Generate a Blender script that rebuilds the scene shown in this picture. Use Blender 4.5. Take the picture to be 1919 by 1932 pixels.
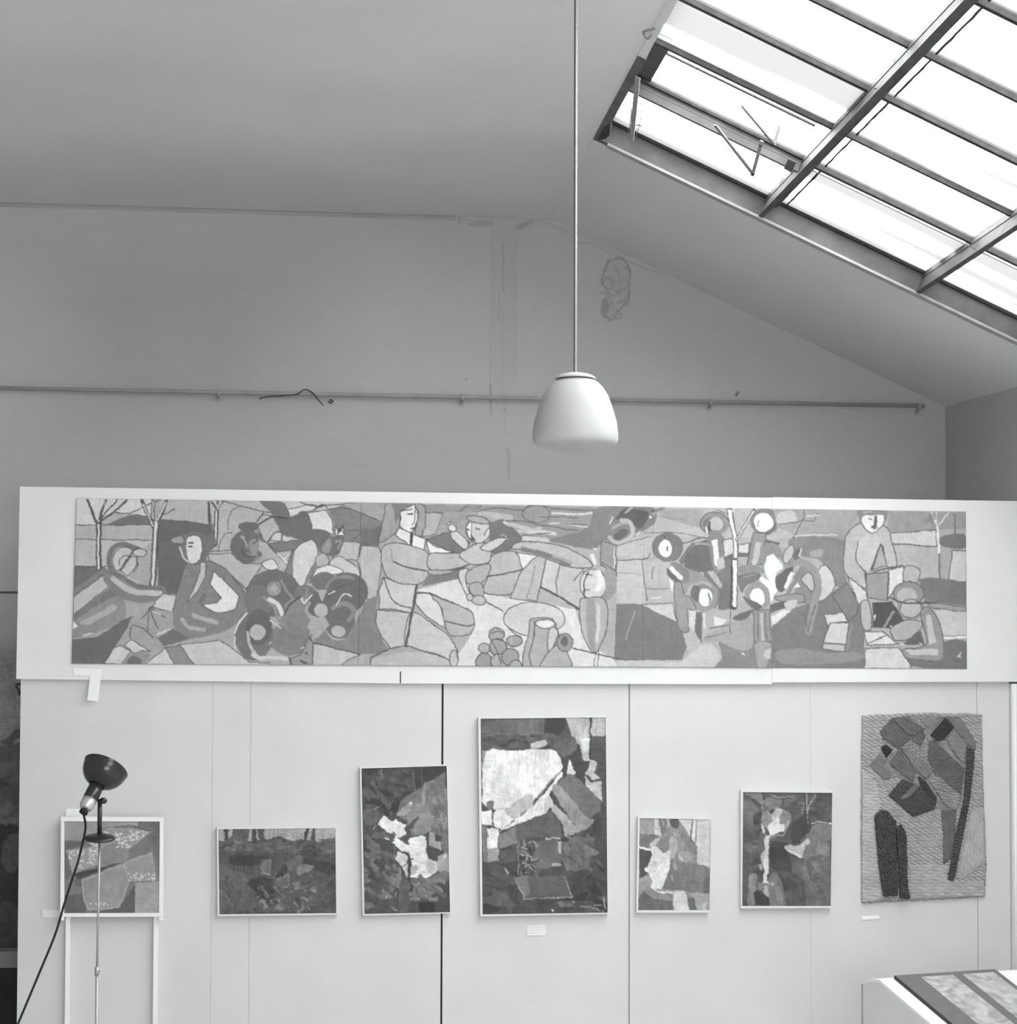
import bpy, bmesh, math, random
import numpy as np
from mathutils import Vector, Matrix

for _o in list(bpy.data.objects):
    bpy.data.objects.remove(_o, do_unlink=True)
SC = bpy.context.scene
COL = SC.collection
random.seed(7)

# ------------------------------------------------------------------ camera, daylight, exposure
W_PX, H_PX = 1919.0, 1932.0
F_PX, CX, CY = 3800.0, 960.0, 1210.0          # focal length and lens axis (rising front: axis below the middle)
YAW, PITCH, ROLL = math.radians(6.3), math.radians(2.03), 0.003
CAM = Vector((0.0, 0.0, 1.7))
FWD = Vector((math.sin(YAW)*math.cos(PITCH), math.cos(YAW)*math.cos(PITCH), math.sin(PITCH)))
_r0 = Vector((math.cos(YAW), -math.sin(YAW), 0.0))
_u0 = _r0.cross(FWD)
RGT = _r0*math.cos(ROLL) + _u0*math.sin(ROLL)
UPV = _u0*math.cos(ROLL) - _r0*math.sin(ROLL)
cd = bpy.data.cameras.new('camera')
cam = bpy.data.objects.new('camera', cd)
COL.objects.link(cam)
cam.matrix_world = Matrix(((RGT.x, UPV.x, -FWD.x, CAM.x), (RGT.y, UPV.y, -FWD.y, CAM.y),
                           (RGT.z, UPV.z, -FWD.z, CAM.z), (0, 0, 0, 1)))
cd.sensor_fit = 'HORIZONTAL'
cd.sensor_width = 36.0
cd.lens = 36.0*F_PX/W_PX
cd.shift_y = (CY - H_PX/2)/W_PX
cd.clip_end = 200
SC.camera = cam

SKY_STRENGTH = 13.6
wd = bpy.data.worlds.new('overcast_sky')
SC.world = wd
wd.use_nodes = True
_bg = wd.node_tree.nodes['Background']
_bg.inputs[0].default_value = (0.997, 1.0, 0.998, 1)
_bg.inputs[1].default_value = SKY_STRENGTH
SC.view_settings.view_transform = 'Standard'
SC.view_settings.look = 'None'
SC.view_settings.gamma = 1.0
SC.view_settings.use_curve_mapping = False
SC.view_settings.exposure = 0.0
SC.cycles.use_denoising = True
SC.cycles.max_bounces = 10
SC.cycles.diffuse_bounces = 7
SC.cycles.transparent_max_bounces = 12
SC.cycles.sample_clamp_indirect = 8.0


def ray(px, py):
    return (FWD + RGT*((px - CX)/F_PX) - UPV*((py - CY)/F_PX))


def P(px, py, Y):
    """point of the plane Y = const that stands at this place of the photograph"""
    d = ray(px, py)
    return CAM + d*((Y - CAM.y)/d.y)


def on_plane(px, py, p0, n):
    d = ray(px, py)
    return CAM + d*((p0 - CAM).dot(n)/d.dot(n))


# ------------------------------------------------------------------ small helpers
def s2l(g):
    g = np.asarray(g, dtype=np.float64)/255.0
    return np.where(g <= 0.04045, g/12.92, ((g + 0.055)/1.055)**2.4)


ILLUM = 0.88      # light level on the display wall, used to turn a print tone into a reflectance


def tone(g):
    return np.minimum(s2l(g)/ILLUM, 0.88)


TINT = (0.994, 1.0, 0.996)


def mat(name, g, rough=0.85, var=0.05, scale=6.0, bump=0.0, metallic=0.0, spec=0.3, lin=False, bscale=None):
    """grey procedural material: base tone with noise mottling and fine relief"""
    m = bpy.data.materials.new(name)
    m.use_nodes = True
    nt = m.node_tree
    b = nt.nodes['Principled BSDF']
    v = float(g) if lin else float(tone(g))
    b.inputs['Roughness'].default_value = rough
    b.inputs['Metallic'].default_value = metallic
    b.inputs['Specular IOR Level'].default_value = spec
    tc = nt.nodes.new('ShaderNodeTexCoord')
    nz = nt.nodes.new('ShaderNodeTexNoise')
    nz.inputs['Scale'].default_value = scale
    nz.inputs['Detail'].default_value = 6
    nt.links.new(tc.outputs['Object'], nz.inputs['Vector'])
    rp = nt.nodes.new('ShaderNodeValToRGB')
    lo, hi = v*(1 - var), min(v*(1 + var), 0.95)
    rp.color_ramp.elements[0].position = 0.3
    rp.color_ramp.elements[1].position = 0.7
    rp.color_ramp.elements[0].color = (lo*TINT[0], lo*TINT[1], lo*TINT[2], 1)
    rp.color_ramp.elements[1].color = (hi*TINT[0], hi*TINT[1], hi*TINT[2], 1)
    nt.links.new(nz.outputs['Fac'], rp.inputs['Fac'])
    nt.links.new(rp.outputs['Color'], b.inputs['Base Color'])
    if bump:
        n2 = nt.nodes.new('ShaderNodeTexNoise')
        n2.inputs['Scale'].default_value = bscale or scale*12
        n2.inputs['Detail'].default_value = 4
        nt.links.new(tc.outputs['Object'], n2.inputs['Vector'])
        bp = nt.nodes.new('ShaderNodeBump')
        bp.inputs['Strength'].default_value = bump
        bp.inputs['Distance'].default_value = 0.004
        nt.links.new(n2.outputs['Fac'], bp.inputs['Height'])
        nt.links.new(bp.outputs['Normal'], b.inputs['Normal'])
    return m


def mat_painted(name, rough=0.7, bump=0.25, bscale=160.0, grain=0.08, gscale=220.0):
    """pigment tones from the mesh's own 'pigment' attribute, canvas grain from noise"""
    m = bpy.data.materials.new(name)
    m.use_nodes = True
    nt = m.node_tree
    b = nt.nodes['Principled BSDF']
    b.inputs['Roughness'].default_value = rough
    b.inputs['Specular IOR Level'].default_value = 0.2
    at = nt.nodes.new('ShaderNodeAttribute')
    at.attribute_name = 'pigment'
    tc = nt.nodes.new('ShaderNodeTexCoord')
    nz = nt.nodes.new('ShaderNodeTexNoise')
    nz.inputs['Scale'].default_value = gscale
    nz.inputs['Detail'].default_value = 3
    nt.links.new(tc.outputs['Object'], nz.inputs['Vector'])
    mr = nt.nodes.new('ShaderNodeMapRange')
    mr.inputs['From Min'].default_value = 0.3
    mr.inputs['From Max'].default_value = 0.7
    mr.inputs['To Min'].default_value = 1 - grain
    mr.inputs['To Max'].default_value = 1 + grain
    nt.links.new(nz.outputs['Fac'], mr.inputs['Value'])
    mx = nt.nodes.new('ShaderNodeVectorMath')
    mx.operation = 'SCALE'
    nt.links.new(at.outputs['Color'], mx.inputs[0])
    nt.links.new(mr.outputs['Result'], mx.inputs['Scale'])
    nt.links.new(mx.outputs['Vector'], b.inputs['Base Color'])
    n2 = nt.nodes.new('ShaderNodeTexNoise')
    n2.inputs['Scale'].default_value = bscale
    nt.links.new(tc.outputs['Object'], n2.inputs['Vector'])
    bp = nt.nodes.new('ShaderNodeBump')
    bp.inputs['Strength'].default_value = bump
    bp.inputs['Distance'].default_value = 0.003
    nt.links.new(n2.outputs['Fac'], bp.inputs['Height'])
    nt.links.new(bp.outputs['Normal'], b.inputs['Normal'])
    return m


def link(name, me, m, parent=None):
    o = bpy.data.objects.new(name, me)
    COL.objects.link(o)
    if m is not None and not me.materials:
        me.materials.append(m)
    if parent is not None:
        o.parent = parent
        o.matrix_parent_inverse = Matrix.Translation(parent.location).inverted()
    return o


def mesh(name, verts, faces, m, parent=None, smooth=False):
    me = bpy.data.meshes.new(name)
    me.from_pydata([tuple(v) for v in verts], [], faces)
    me.update()
    bm = bmesh.new(); bm.from_mesh(me)
    bmesh.ops.recalc_face_normals(bm, faces=bm.faces)
    bm.to_mesh(me); bm.free()
    if smooth:
        me.polygons.foreach_set('use_smooth', [True]*len(me.polygons))
    return link(name, me, m, parent)


def thing(name, label, cat, loc=(0, 0, 0), group=None):
    o = bpy.data.objects.new(name, None)
    COL.objects.link(o)
    o.location = loc
    o.empty_display_size = 0.1
    o['label'] = label
    o['category'] = cat
    if group:
        o['group'] = group
    return o


def tag(o, label, cat, group=None):
    o['label'] = label
    o['category'] = cat
    if group:
        o['group'] = group
    return o


def struct(o, label=None):
    o['kind'] = 'structure'
    if label:
        o['label'] = label
    return o


BOXF = [(0, 1, 2, 3), (4, 7, 6, 5), (0, 4, 5, 1), (1, 5, 6, 2), (2, 6, 7, 3), (3, 7, 4, 0)]


class MB:
    def __init__(self):
        self.v, self.f = [], []

    def add(self, vs, fs):
        n = len(self.v)
        self.v += [tuple(p) for p in vs]
        self.f += [tuple(i + n for i in f) for f in fs]
        return self

    def hexa(self, a4, b4):
        """solid between two quads"""
        return self.add(list(a4) + list(b4), BOXF)

    def box(self, x0, x1, y0, y1, z0, z1):
        a = [(x0, y0, z0), (x1, y0, z0), (x1, y0, z1), (x0, y0, z1)]
        b = [(x0, y1, z0), (x1, y1, z0), (x1, y1, z1), (x0, y1, z1)]
        return self.hexa(a, b)

    def bar(self, p, q, w, d, up=Vector((0, 0, 1))):
        """straight bar from p to q, width w across, depth d along up"""
        p, q = Vector(p), Vector(q)
        t = (q - p).normalized()
        s = t.cross(up).normalized()
        u = s.cross(t).normalized()
        a = [p - s*w/2 - u*d/2, p + s*w/2 - u*d/2, p + s*w/2 + u*d/2, p - s*w/2 + u*d/2]
        return self.hexa(a, [x + (q - p) for x in a])

    def tube(self, pts, r, n=10, cap=True):
        pts = [Vector(p) for p in pts]
        rs = r if isinstance(r, (list, tuple)) else [r]*len(pts)
        rings, prev = [], None
        for i, p in enumerate(pts):
            t = (pts[min(i + 1, len(pts) - 1)] - pts[max(i - 1, 0)]).normalized()
            if prev is None:
                a = t.cross(Vector((0, 0, 1)))
                if a.length < 1e-4:
                    a = t.cross(Vector((1, 0, 0)))
            else:
                a = prev - t*prev.dot(t)
            a.normalize(); prev = a
            b = t.cross(a)
            rings.append([p + (a*math.cos(k*2*math.pi/n) + b*math.sin(k*2*math.pi/n))*rs[i] for k in range(n)])
        vs = [v for rg in rings for v in rg]
        fs = []
        for i in range(len(rings) - 1):
            for k in range(n):
                fs.append((i*n + k, i*n + (k + 1) % n, (i + 1)*n + (k + 1) % n, (i + 1)*n + k))
        if cap:
            fs.append(tuple(range(n)))
            fs.append(tuple((len(rings) - 1)*n + k for k in range(n)))
        return self.add(vs, fs)

    def lathe(self, prof, c, axis=Vector((0, 0, 1)), n=40):
        """turn profile (radius, height) about an axis through c"""
        axis = Vector(axis).normalized()
        a = axis.cross(Vector((0, 1, 0)))
        if a.length < 1e-3:
            a = axis.cross(Vector((1, 0, 0)))
        a.normalize(); b = axis.cross(a)
        c = Vector(c)
        vs, fs = [], []
        for r, h in prof:
            for k in range(n):
                t = k*2*math.pi/n
                vs.append(c + axis*h + (a*math.cos(t) + b*math.sin(t))*max(r, 1e-5))
        for i in range(len(prof) - 1):
            for k in range(n):
                fs.append((i*n + k, i*n + (k + 1) % n, (i + 1)*n + (k + 1) % n, (i + 1)*n + k))
        return self.add(vs, fs)

    def build(self, name, m, parent=None, smooth=False):
        return mesh(name, self.v, self.f, m, parent, smooth)


def smooth_pts(p, closed, k=5):
    n = len(p)
    if n < 3:
        return p
    out = []
    rng = range(n) if closed else range(n - 1)
    for i in rng:
        p0, p1 = p[(i - 1) % n], p[i]
        p2, p3 = p[(i + 1) % n], p[(i + 2) % n]
        if not closed:
            p0 = p[max(i - 1, 0)]; p3 = p[min(i + 2, n - 1)]
        for j in range(k):
            t = j/k
            out.append(tuple(0.5*((2*b) + (-a + c)*t + (2*a - 5*b + 4*c - d)*t*t + (-a + 3*b - 3*c + d)*t**3)
                             for a, b, c, d in zip(p0, p1, p2, p3)))
    if not closed:
        out.append(tuple(p[-1]))
    return out


def value_noise(h, w, cells, rng):
    """smooth noise in -1..1, cells = feature count across the width"""
    cx = max(2, int(cells)); cy = max(2, int(cells*h/w) + 1)
    g = rng.random((cy + 2, cx + 2))*2 - 1
    ys = np.linspace(0, cy, h); xs = np.linspace(0, cx, w)
    yi = ys.astype(int); xi = xs.astype(int)
    fy = (ys - yi)[:, None]; fx = (xs - xi)[None, :]
    fy = fy*fy*(3 - 2*fy); fx = fx*fx*(3 - 2*fx)
    a = g[yi][:, xi]; b = g[yi][:, xi + 1]; c = g[yi + 1][:, xi]; d = g[yi + 1][:, xi + 1]
    return (a*(1 - fx) + b*fx)*(1 - fy) + (c*(1 - fx) + d*fx)*fy


class Art:
    """brush shapes laid on a flat sheet: F fills, S strokes, E ellipses; later shapes cover earlier ones"""
    R = 2.5

    def __init__(self, quad, base, seed=1, R=2.5):
        self.R = R
        self.quad = [Vector((q[0], q[1], 0)) for q in quad]       # TL TR BR BL
        xs = [q[0] for q in quad]; ys = [q[1] for q in quad]
        self.x0, self.y0 = min(xs) - 3, min(ys) - 3
        self.w = int((max(xs) + 3 - self.x0)*self.R); self.h = int((max(ys) + 3 - self.y0)*self.R)
        self.a = np.full((self.h, self.w), float(base))
        self.rng = np.random.default_rng(seed)
        self.ox = self.oy = 0.0; self.s = 1.0

    def frame(self, ox, oy, s):
        self.ox, self.oy, self.s = ox, oy, s
        return self

    def pts(self, txt):
        v = [float(t) for t in txt.split()] if isinstance(txt, str) else txt
        if isinstance(v[0], (tuple, list)):
            return [tuple(p) for p in v]
        return [(v[i], v[i + 1]) for i in range(0, len(v) - 1, 2)]

    def _rast(self, p):
        k = self.R/self.s
        return [((x*k + (self.ox - self.x0)*self.R), (y*k + (self.oy - self.y0)*self.R)) for x, y in p]

    def _fill(self, q, g):
        q = np.array(q)
        y0 = max(0, int(math.ceil(q[:, 1].min() - 0.5))); y1 = min(self.h - 1, int(math.floor(q[:, 1].max() - 0.5)))
        if y1 < y0:
            return
        ax, ay = q[:, 0], q[:, 1]
        bx, by = np.roll(ax, -1), np.roll(ay, -1)
        for y in range(y0, y1 + 1):
            yc = y + 0.5
            hit = (ay <= yc) != (by <= yc)
            if not hit.any():
                continue
            xs = np.sort(ax[hit] + (yc - ay[hit])/(by[hit] - ay[hit])*(bx[hit] - ax[hit]))
            for i in range(0, len(xs) - 1, 2):
                l = max(0, int(math.ceil(xs[i] - 0.5))); r = min(self.w, int(math.floor(xs[i + 1] - 0.5)) + 1)
                if r > l:
                    self.a[y, l:r] = g

    def F(self, g, txt, o=0, c=1, lw=7):
        p = self.pts(txt)
        if c:
            p = smooth_pts(p, True, 4)
        self._fill(self._rast(p), g)
        if o:
            self.S(o if o > 1 else 98, p + [p[0]], lw, 0)
        return self

    def E(self, g, x, y, rx, ry, o=0, rot=0, lw=7):
        p = []
        for k in range(28):
            t = k*2*math.pi/28
            u, v = rx*math.cos(t), ry*math.sin(t)
            p.append((x + u*math.cos(rot) - v*math.sin(rot), y + u*math.sin(rot) + v*math.cos(rot)))
        return self.F(g, p, o, 0, lw)

    def S(self, g, txt, w=7, c=1):
        p = self.pts(txt)
        if c:
            p = smooth_pts(p, False, 5)
        q = self._rast(p)
        hw = w*self.R/self.s/2
        for i in range(len(q) - 1):
            (x0, y0), (x1, y1) = q[i], q[i + 1]
            d = math.hypot(x1 - x0, y1 - y0)
            if d < 1e-6:
                continue
            nx, ny = -(y1 - y0)/d*hw, (x1 - x0)/d*hw
            self._fill([(x0 + nx, y0 + ny), (x1 + nx, y1 + ny), (x1 - nx, y1 - ny), (x0 - nx, y0 - ny)], g)
            if hw > 1.0:
                self._fill([(x1 + hw*math.cos(t*math.pi/5), y1 + hw*math.sin(t*math.pi/5)) for t in range(10)], g)
        return self

    def dabs(self, n, box, tones, size, ang=0.0, spread=0.5, aspect=2.5):
        """scattered short brush marks"""
        x0, y0, x1, y1 = box
        for _ in range(n):
            x, y = self.rng.uniform(x0, x1), self.rng.uniform(y0, y1)
            L = size*self.rng.uniform(0.5, 1.4); t = ang + self.rng.uniform(-spread, spread)
            hx, hy = L*aspect/2, L/2
            q = []
            for sx, sy in ((-1, -1), (0, -1.1), (1, -1), (1.1, 0), (1, 1), (0, 1.1), (-1, 1)):
                u, v = sx*hx*self.rng.uniform(0.75, 1.15), sy*hy*self.rng.uniform(0.6, 1.2)
                q.append((x + u*math.cos(t) - v*math.sin(t), y + u*math.sin(t) + v*math.cos(t)))
            self.F(float(self.rng.choice(tones)), q, 0, 0)
        return self

    def finish(self, brush=0.05, warp=1.2):
        a = self.a
        b = a.copy()
        for _ in range(2):
            b = (np.roll(b, 1, 0) + b*2 + np.roll(b, -1, 0))/4
            b = (np.roll(b, 1, 1) + b*2 + np.roll(b, -1, 1))/4
        w = self.w/self.R
        n = (value_noise(self.h, self.w, w/9, self.rng)*0.5 + value_noise(self.h, self.w, w/3.2, self.rng)*0.35
             + value_noise(self.h, self.w, w/40, self.rng)*0.5)
        k = 12
        st1 = np.repeat(value_noise(self.h, self.w//k + 1, w/14, self.rng), k, axis=1)[:, :self.w]     # level brush drag
        st1 = st1 + np.repeat(np.repeat(self.rng.random((self.h//3 + 1, self.w//40 + 1))*2 - 1, 3, axis=0), 40, axis=1)[:self.h, :self.w]*0.5
        st2 = np.repeat(value_noise(self.h//k + 1, self.w, w/2.2, self.rng), k, axis=0)[:self.h, :]     # upright brush drag
        pick = value_noise(self.h, self.w, max(3, w/45), self.rng) > 0
        n = n + 0.5*np.where(pick, st1, st2)
        self.img = np.clip(b*(1 + brush*n), 20, 245)
        self.wx = (value_noise(self.h, self.w, w/14, self.rng) + 0.7*value_noise(self.h, self.w, w/4, self.rng))*warp*self.R
        self.wy = (value_noise(self.h, self.w, w/14, self.rng) + 0.7*value_noise(self.h, self.w, w/4, self.rng))*warp*self.R
        return self

    def sample(self, px, py):
        x = np.clip((px - self.x0)*self.R - 0.5, 0, self.w - 1.001); y = np.clip((py - self.y0)*self.R - 0.5, 0, self.h - 1.001)
        xi, yi = x.astype(int), y.astype(int)
        x = np.clip(x + self.wx[yi, xi], 0, self.w - 1.001); y = np.clip(y + self.wy[yi, xi], 0, self.h - 1.001)
        xi, yi = x.astype(int), y.astype(int); fx, fy = x - xi, y - yi
        I = self.img
        x2 = np.minimum(xi + 1, self.w - 1); y2 = np.minimum(yi + 1, self.h - 1)
        return (I[yi, xi]*(1 - fx) + I[yi, x2]*fx)*(1 - fy) + (I[y2, xi]*(1 - fx) + I[y2, x2]*fx)*fy


def unproject_grid(px, py, Y):
    """arrays of photo places -> world points on the plane(s) Y"""
    F_, R_, U_ = np.array(FWD), np.array(RGT), np.array(UPV)
    d = F_[None, :] + R_[None, :]*((px - CX)/F_PX)[:, None] - U_[None, :]*((py - CY)/F_PX)[:, None]
    k = (Y - CAM.y)/d[:, 1]
    return np.array(CAM)[None, :] + d*k[:, None]


def grid_faces(nu, nv):
    i = np.arange((nv - 1)*(nu - 1))
    r, c = i//(nu - 1), i % (nu - 1)
    a = r*nu + c
    return np.stack([a, a + nu, a + nu + 1, a + 1], 1)


def fast_mesh(name, co, faces, m, parent=None, pigment=None, smooth=False):
    me = bpy.data.meshes.new(name)
    nf = len(faces)
    me.vertices.add(len(co))
    me.vertices.foreach_set('co', np.ascontiguousarray(co, dtype=np.float32).ravel())
    me.loops.add(nf*4)
    me.loops.foreach_set('vertex_index', np.ascontiguousarray(faces, dtype=np.int32).ravel())
    me.polygons.add(nf)
    me.polygons.foreach_set('loop_start', np.arange(nf, dtype=np.int32)*4)
    me.update(calc_edges=True)
    if smooth:
        me.polygons.foreach_set('use_smooth', np.ones(nf, dtype=bool))
    if pigment is not None:
        at = me.color_attributes.new('pigment', 'FLOAT_COLOR', 'POINT')
        c = np.ones((len(co), 4), dtype=np.float32)
        c[:, 0] = pigment*TINT[0]; c[:, 1] = pigment*TINT[1]; c[:, 2] = pigment*TINT[2]
        at.data.foreach_set('color', c.ravel())
    me.validate()
    return link(name, me, m, parent)


def canvas(name, art, Y, m, parent=None, step=1.5, u0=0.0, u1=1.0, thick=0.0, quad=None, tonefn=tone):
    """the sheet itself: a fine grid in its own plane, carrying the pigment; thick adds the sheet's edges and back"""
    q = [Vector((p[0], p[1], 0)) for p in quad] if quad else art.quad
    TL, TR, BR, BL = q
    nu = max(3, int((TR - TL).length*(u1 - u0)/step) + 1); nv = max(3, int((BL - TL).length/step) + 1)
    uu, vv = np.meshgrid(np.linspace(u0, u1, nu), np.linspace(0, 1, nv))
    uu, vv = uu.ravel(), vv.ravel()
    px = (TL.x*(1-uu) + TR.x*uu)*(1-vv) + (BL.x*(1-uu) + BR.x*uu)*vv
    py = (TL.y*(1-uu) + TR.y*uu)*(1-vv) + (BL.y*(1-uu) + BR.y*uu)*vv
    co = unproject_grid(px, py, np.full(len(px), Y))
    pig = tonefn(art.sample(px, py))
    fs = grid_faces(nu, nv)
    if thick:
        ring = list(range(nu)) + [r*nu + nu - 1 for r in range(1, nv)] + list(range((nv-1)*nu + nu - 2, (nv-1)*nu - 1, -1)) \
            + [r*nu for r in range(nv - 2, 0, -1)]
        n0 = len(co)
        back = co[ring].copy(); back[:, 1] += thick
        co = np.vstack([co, back])
        pig = np.concatenate([pig, np.full(len(ring), float(tonefn(195)))])
        k = np.arange(len(ring)); k2 = (k + 1) % len(ring)
        rg = np.array(ring)
        side = np.stack([rg[k], rg[k2], n0 + k2, n0 + k], 1)
        fs = np.vstack([fs, side])
    return fast_mesh(name, co, fs, m, parent, pig)

# ------------------------------------------------------------------ the room
YU, YL, YB = 10.0, 10.03, 11.0          # front of the mural boards, front of the display wall, back wall
A_, B_ = P(1400, 584, YB), P(1784, 767, YB)
SLOPE = (B_.z - A_.z)/(B_.x - A_.x)
SN = Vector((-SLOPE, 0, 1)).normalized()          # normal of the sloping ceiling, upward


def slope_z(x):
    return A_.z + (x - A_.x)*SLOPE


def on_slope(px, py, lift=0.0):
    return on_plane(px, py, A_ + SN*lift, SN)


Z_CEIL = P(500, 398, YB).z
x_meet = A_.x + (Z_CEIL - A_.z)/SLOPE
X_FLAT, X_SLOPE = x_meet - 0.10, on_slope(1135, 266).x - 0.036
if X_SLOPE < x_meet + 0.005:
    x_meet = X_SLOPE - 0.005
prof = []                                          # rounded fold between flat and sloping ceiling
for i in range(13):
    t = i/12
    bx = (1-t)**2*X_FLAT + 2*t*(1-t)*x_meet + t*t*X_SLOPE
    bz = (1-t)**2*Z_CEIL + 2*t*(1-t)*Z_CEIL + t*t*slope_z(X_SLOPE)
    prof.append((bx, bz))
X_LEFT, Y_FRONT = -3.6, -1.5
corner = P(1784, 767, YB)
wr2 = on_slope(1919, 729)
WR_DIR = Vector((wr2.x - corner.x, wr2.y - corner.y, 0)).normalized()


def wall_x(y):
    return corner.x + (y - corner.y)*WR_DIR.x/WR_DIR.y


M_WALL = mat('grey_distemper_wall', 0.46, 0.95, 0.05, 1.3, 0.25, lin=True, bscale=60)
M_CEIL = mat('grey_distemper_ceiling', 0.70, 0.95, 0.05, 1.1, 0.5, lin=True, bscale=70)
M_FLOOR = mat('worn_floor_boards', 0.50, 0.6, 0.2, 3.0, 0.1, lin=True)
M_WALLP = mat_painted('grey_distemper_wall_stained_shaded', 0.95, 0.4, 70.0, 0.05, 110.0)

# skylight opening in ceiling coordinates (x across the slope, y depth)
SKY_X0 = on_slope(1135, 266).x
Y_CURB = 0.5*(on_slope(1135, 266).y + on_slope(1750, 556).y)
PUR_X = [on_slope(1462, 392).x, on_slope(1762, 540).x]
bay = PUR_X[1] - PUR_X[0]
SKY_X1 = PUR_X[1] + bay*0.75
Y_NEAR = -0.9
BAR_Y = sorted([on_slope(x, y).y for x, y in ((1508, 338), (1566, 280), (1633, 211), (1707, 131), (1799, 32))], reverse=True)
pitch_y = (BAR_Y[0] - BAR_Y[-1])/4
while BAR_Y[-1] - pitch_y > Y_NEAR + 0.2:
    BAR_Y.append(BAR_Y[-1] - pitch_y)
print('ROOM', 'slope', SLOPE, 'zc', Z_CEIL, 'skyX', SKY_X0, on_slope(1270, 0).x, PUR_X, on_slope(1840, 0).x,
      on_slope(1905, 447).x, SKY_X1, 'Y', Y_CURB, on_slope(1135, 266).y, on_slope(1750, 556).y, BAR_Y[:6], pitch_y, 'corner', corner, 'wr2', wr2)

# floor, left wall, wall behind the camera
xr_f, xr_b = wall_x(Y_FRONT), corner.x
fl = MB().hexa([(X_LEFT, Y_FRONT, -0.1), (xr_f, Y_FRONT, -0.1), (xr_b, YB, -0.1), (X_LEFT, YB, -0.1)],
               [(X_LEFT, Y_FRONT, 0), (xr_f, Y_FRONT, 0), (xr_b, YB, 0), (X_LEFT, YB, 0)])
struct(fl.build('floor', M_FLOOR))
struct(MB().box(X_LEFT - 0.15, X_LEFT, Y_FRONT, YB + 0.15, 0, Z_CEIL + 0.15).build('wall_left', M_WALL))


def section_top(y, x_to):
    """ceiling outline from the left wall to x_to"""
    pts = [(X_LEFT, Z_CEIL)] + prof
    pts = [p for p in pts if p[0] < x_to - 1e-4]
    pts.append((x_to, slope_z(x_to)))
    return pts


WX0, WX1, WZ0, WZ1 = -0.4, 3.1, 0.75, 2.85              # unseen window added behind the camera to even out the light
st = section_top(Y_FRONT, xr_f)
mb = MB()
mb.box(X_LEFT, WX0, Y_FRONT - 0.15, Y_FRONT, 0, Z_CEIL)
mb.box(WX0, WX1, Y_FRONT - 0.15, Y_FRONT, 0, WZ0)
pts = [(WX0, WZ1)] + [p for p in [(WX0, Z_CEIL)] + prof if WX0 <= p[0] < WX1] + [(WX1, slope_z(WX1)), (WX1, WZ1)]
n = len(pts)
mb.add([(x, Y_FRONT, z) for x, z in pts] + [(x, Y_FRONT - 0.15, z) for x, z in pts],
       [tuple(range(n)), tuple(range(n, 2*n))] + [(i, (i+1) % n, n + (i+1) % n, n + i) for i in range(n)])
q = [(WX1, Y_FRONT, 0), (xr_f, Y_FRONT, 0), (xr_f, Y_FRONT, slope_z(xr_f)), (WX1, Y_FRONT, slope_z(WX1))]
mb.hexa(q, [(x, y - 0.15, z) for x, y, z in q])
struct(mb.build('wall_front', M_WALL))
# right wall, splayed, its top following the slope
a0, a1 = Vector((xr_b, YB, 0)), Vector((xr_f, Y_FRONT, 0))
off = Vector((WR_DIR.y, -WR_DIR.x, 0))
off = off*(0.15 if off.x > 0 else -0.15)
q = [a0, a1, a1 + Vector((0, 0, slope_z(a1.x))), a0 + Vector((0, 0, slope_z(a0.x)))]
struct(MB().hexa(q, [p + off for p in q]).build('wall_right', M_WALL))

# back wall: a grid that is finer where the damp stains are, its pigment carries the stains and painted shade
XW0, XW1 = X_LEFT, xr_b


def px_of_x(x):    # photo column of a back-wall point at mid height, for laying out the stains
    v = Vector((x, YB, 3.7)) - CAM
    return CX + F_PX*v.dot(RGT)/v.dot(FWD)


stain_shade = Art([(-700, 380), (1800, 380), (1800, 960), (-700, 960)], 100, 5, 2.0)
s = stain_shade.frame(0, 0, 1)
# discolouration and painted shade on the left of the wall, darker towards its middle
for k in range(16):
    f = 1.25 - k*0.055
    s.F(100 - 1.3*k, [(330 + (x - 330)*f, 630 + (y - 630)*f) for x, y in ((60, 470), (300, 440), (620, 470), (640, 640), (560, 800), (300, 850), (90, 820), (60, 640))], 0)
s = stain_shade.frame(650, 350, 3.198)
rg = s.rng
s.F(96, "880 230 1040 240 1050 600 1040 1200 900 1200 885 600", 0, 0)
for x, y0, y1, g, wd_ in ((885, 260, 1280, 86, 7), (960, 340, 640, 76, 10), (935, 640, 820, 82, 8), (955, 780, 1300, 88, 7), (1035, 300, 1150, 88, 7),
                         (1015, 420, 1100, 90, 6), (905, 400, 900, 91, 6), (970, 1200, 1500, 90, 6)):
    ptsl = [(x + rg.uniform(-4, 4), y0 + (y1 - y0)*k/6) for k in range(7)]
    s.S(g, ptsl, wd_)
s.F(66, "876 1195 890 1195 886 1390 880 1390", 0, 0)
s.F(86, "975 1580 1003 1580 1000 1790 988 1790", 0, 0)
s.F(76, "1030 240 1150 205 1120 235 1060 270", 0)
s.S(84, "700 200 860 215 1000 200 1130 205 1260 240 1400 320", 9)
s.F(82, "750 225 890 215 880 245 770 245", 0)
s.S(72, "690 190 695 230", 9)
s.S(80, "1380 340 1480 350 1600 400 1700 450 1919 540", 9)
s.S(84, "1300 250 1460 310 1560 360 1720 430", 7)
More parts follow.
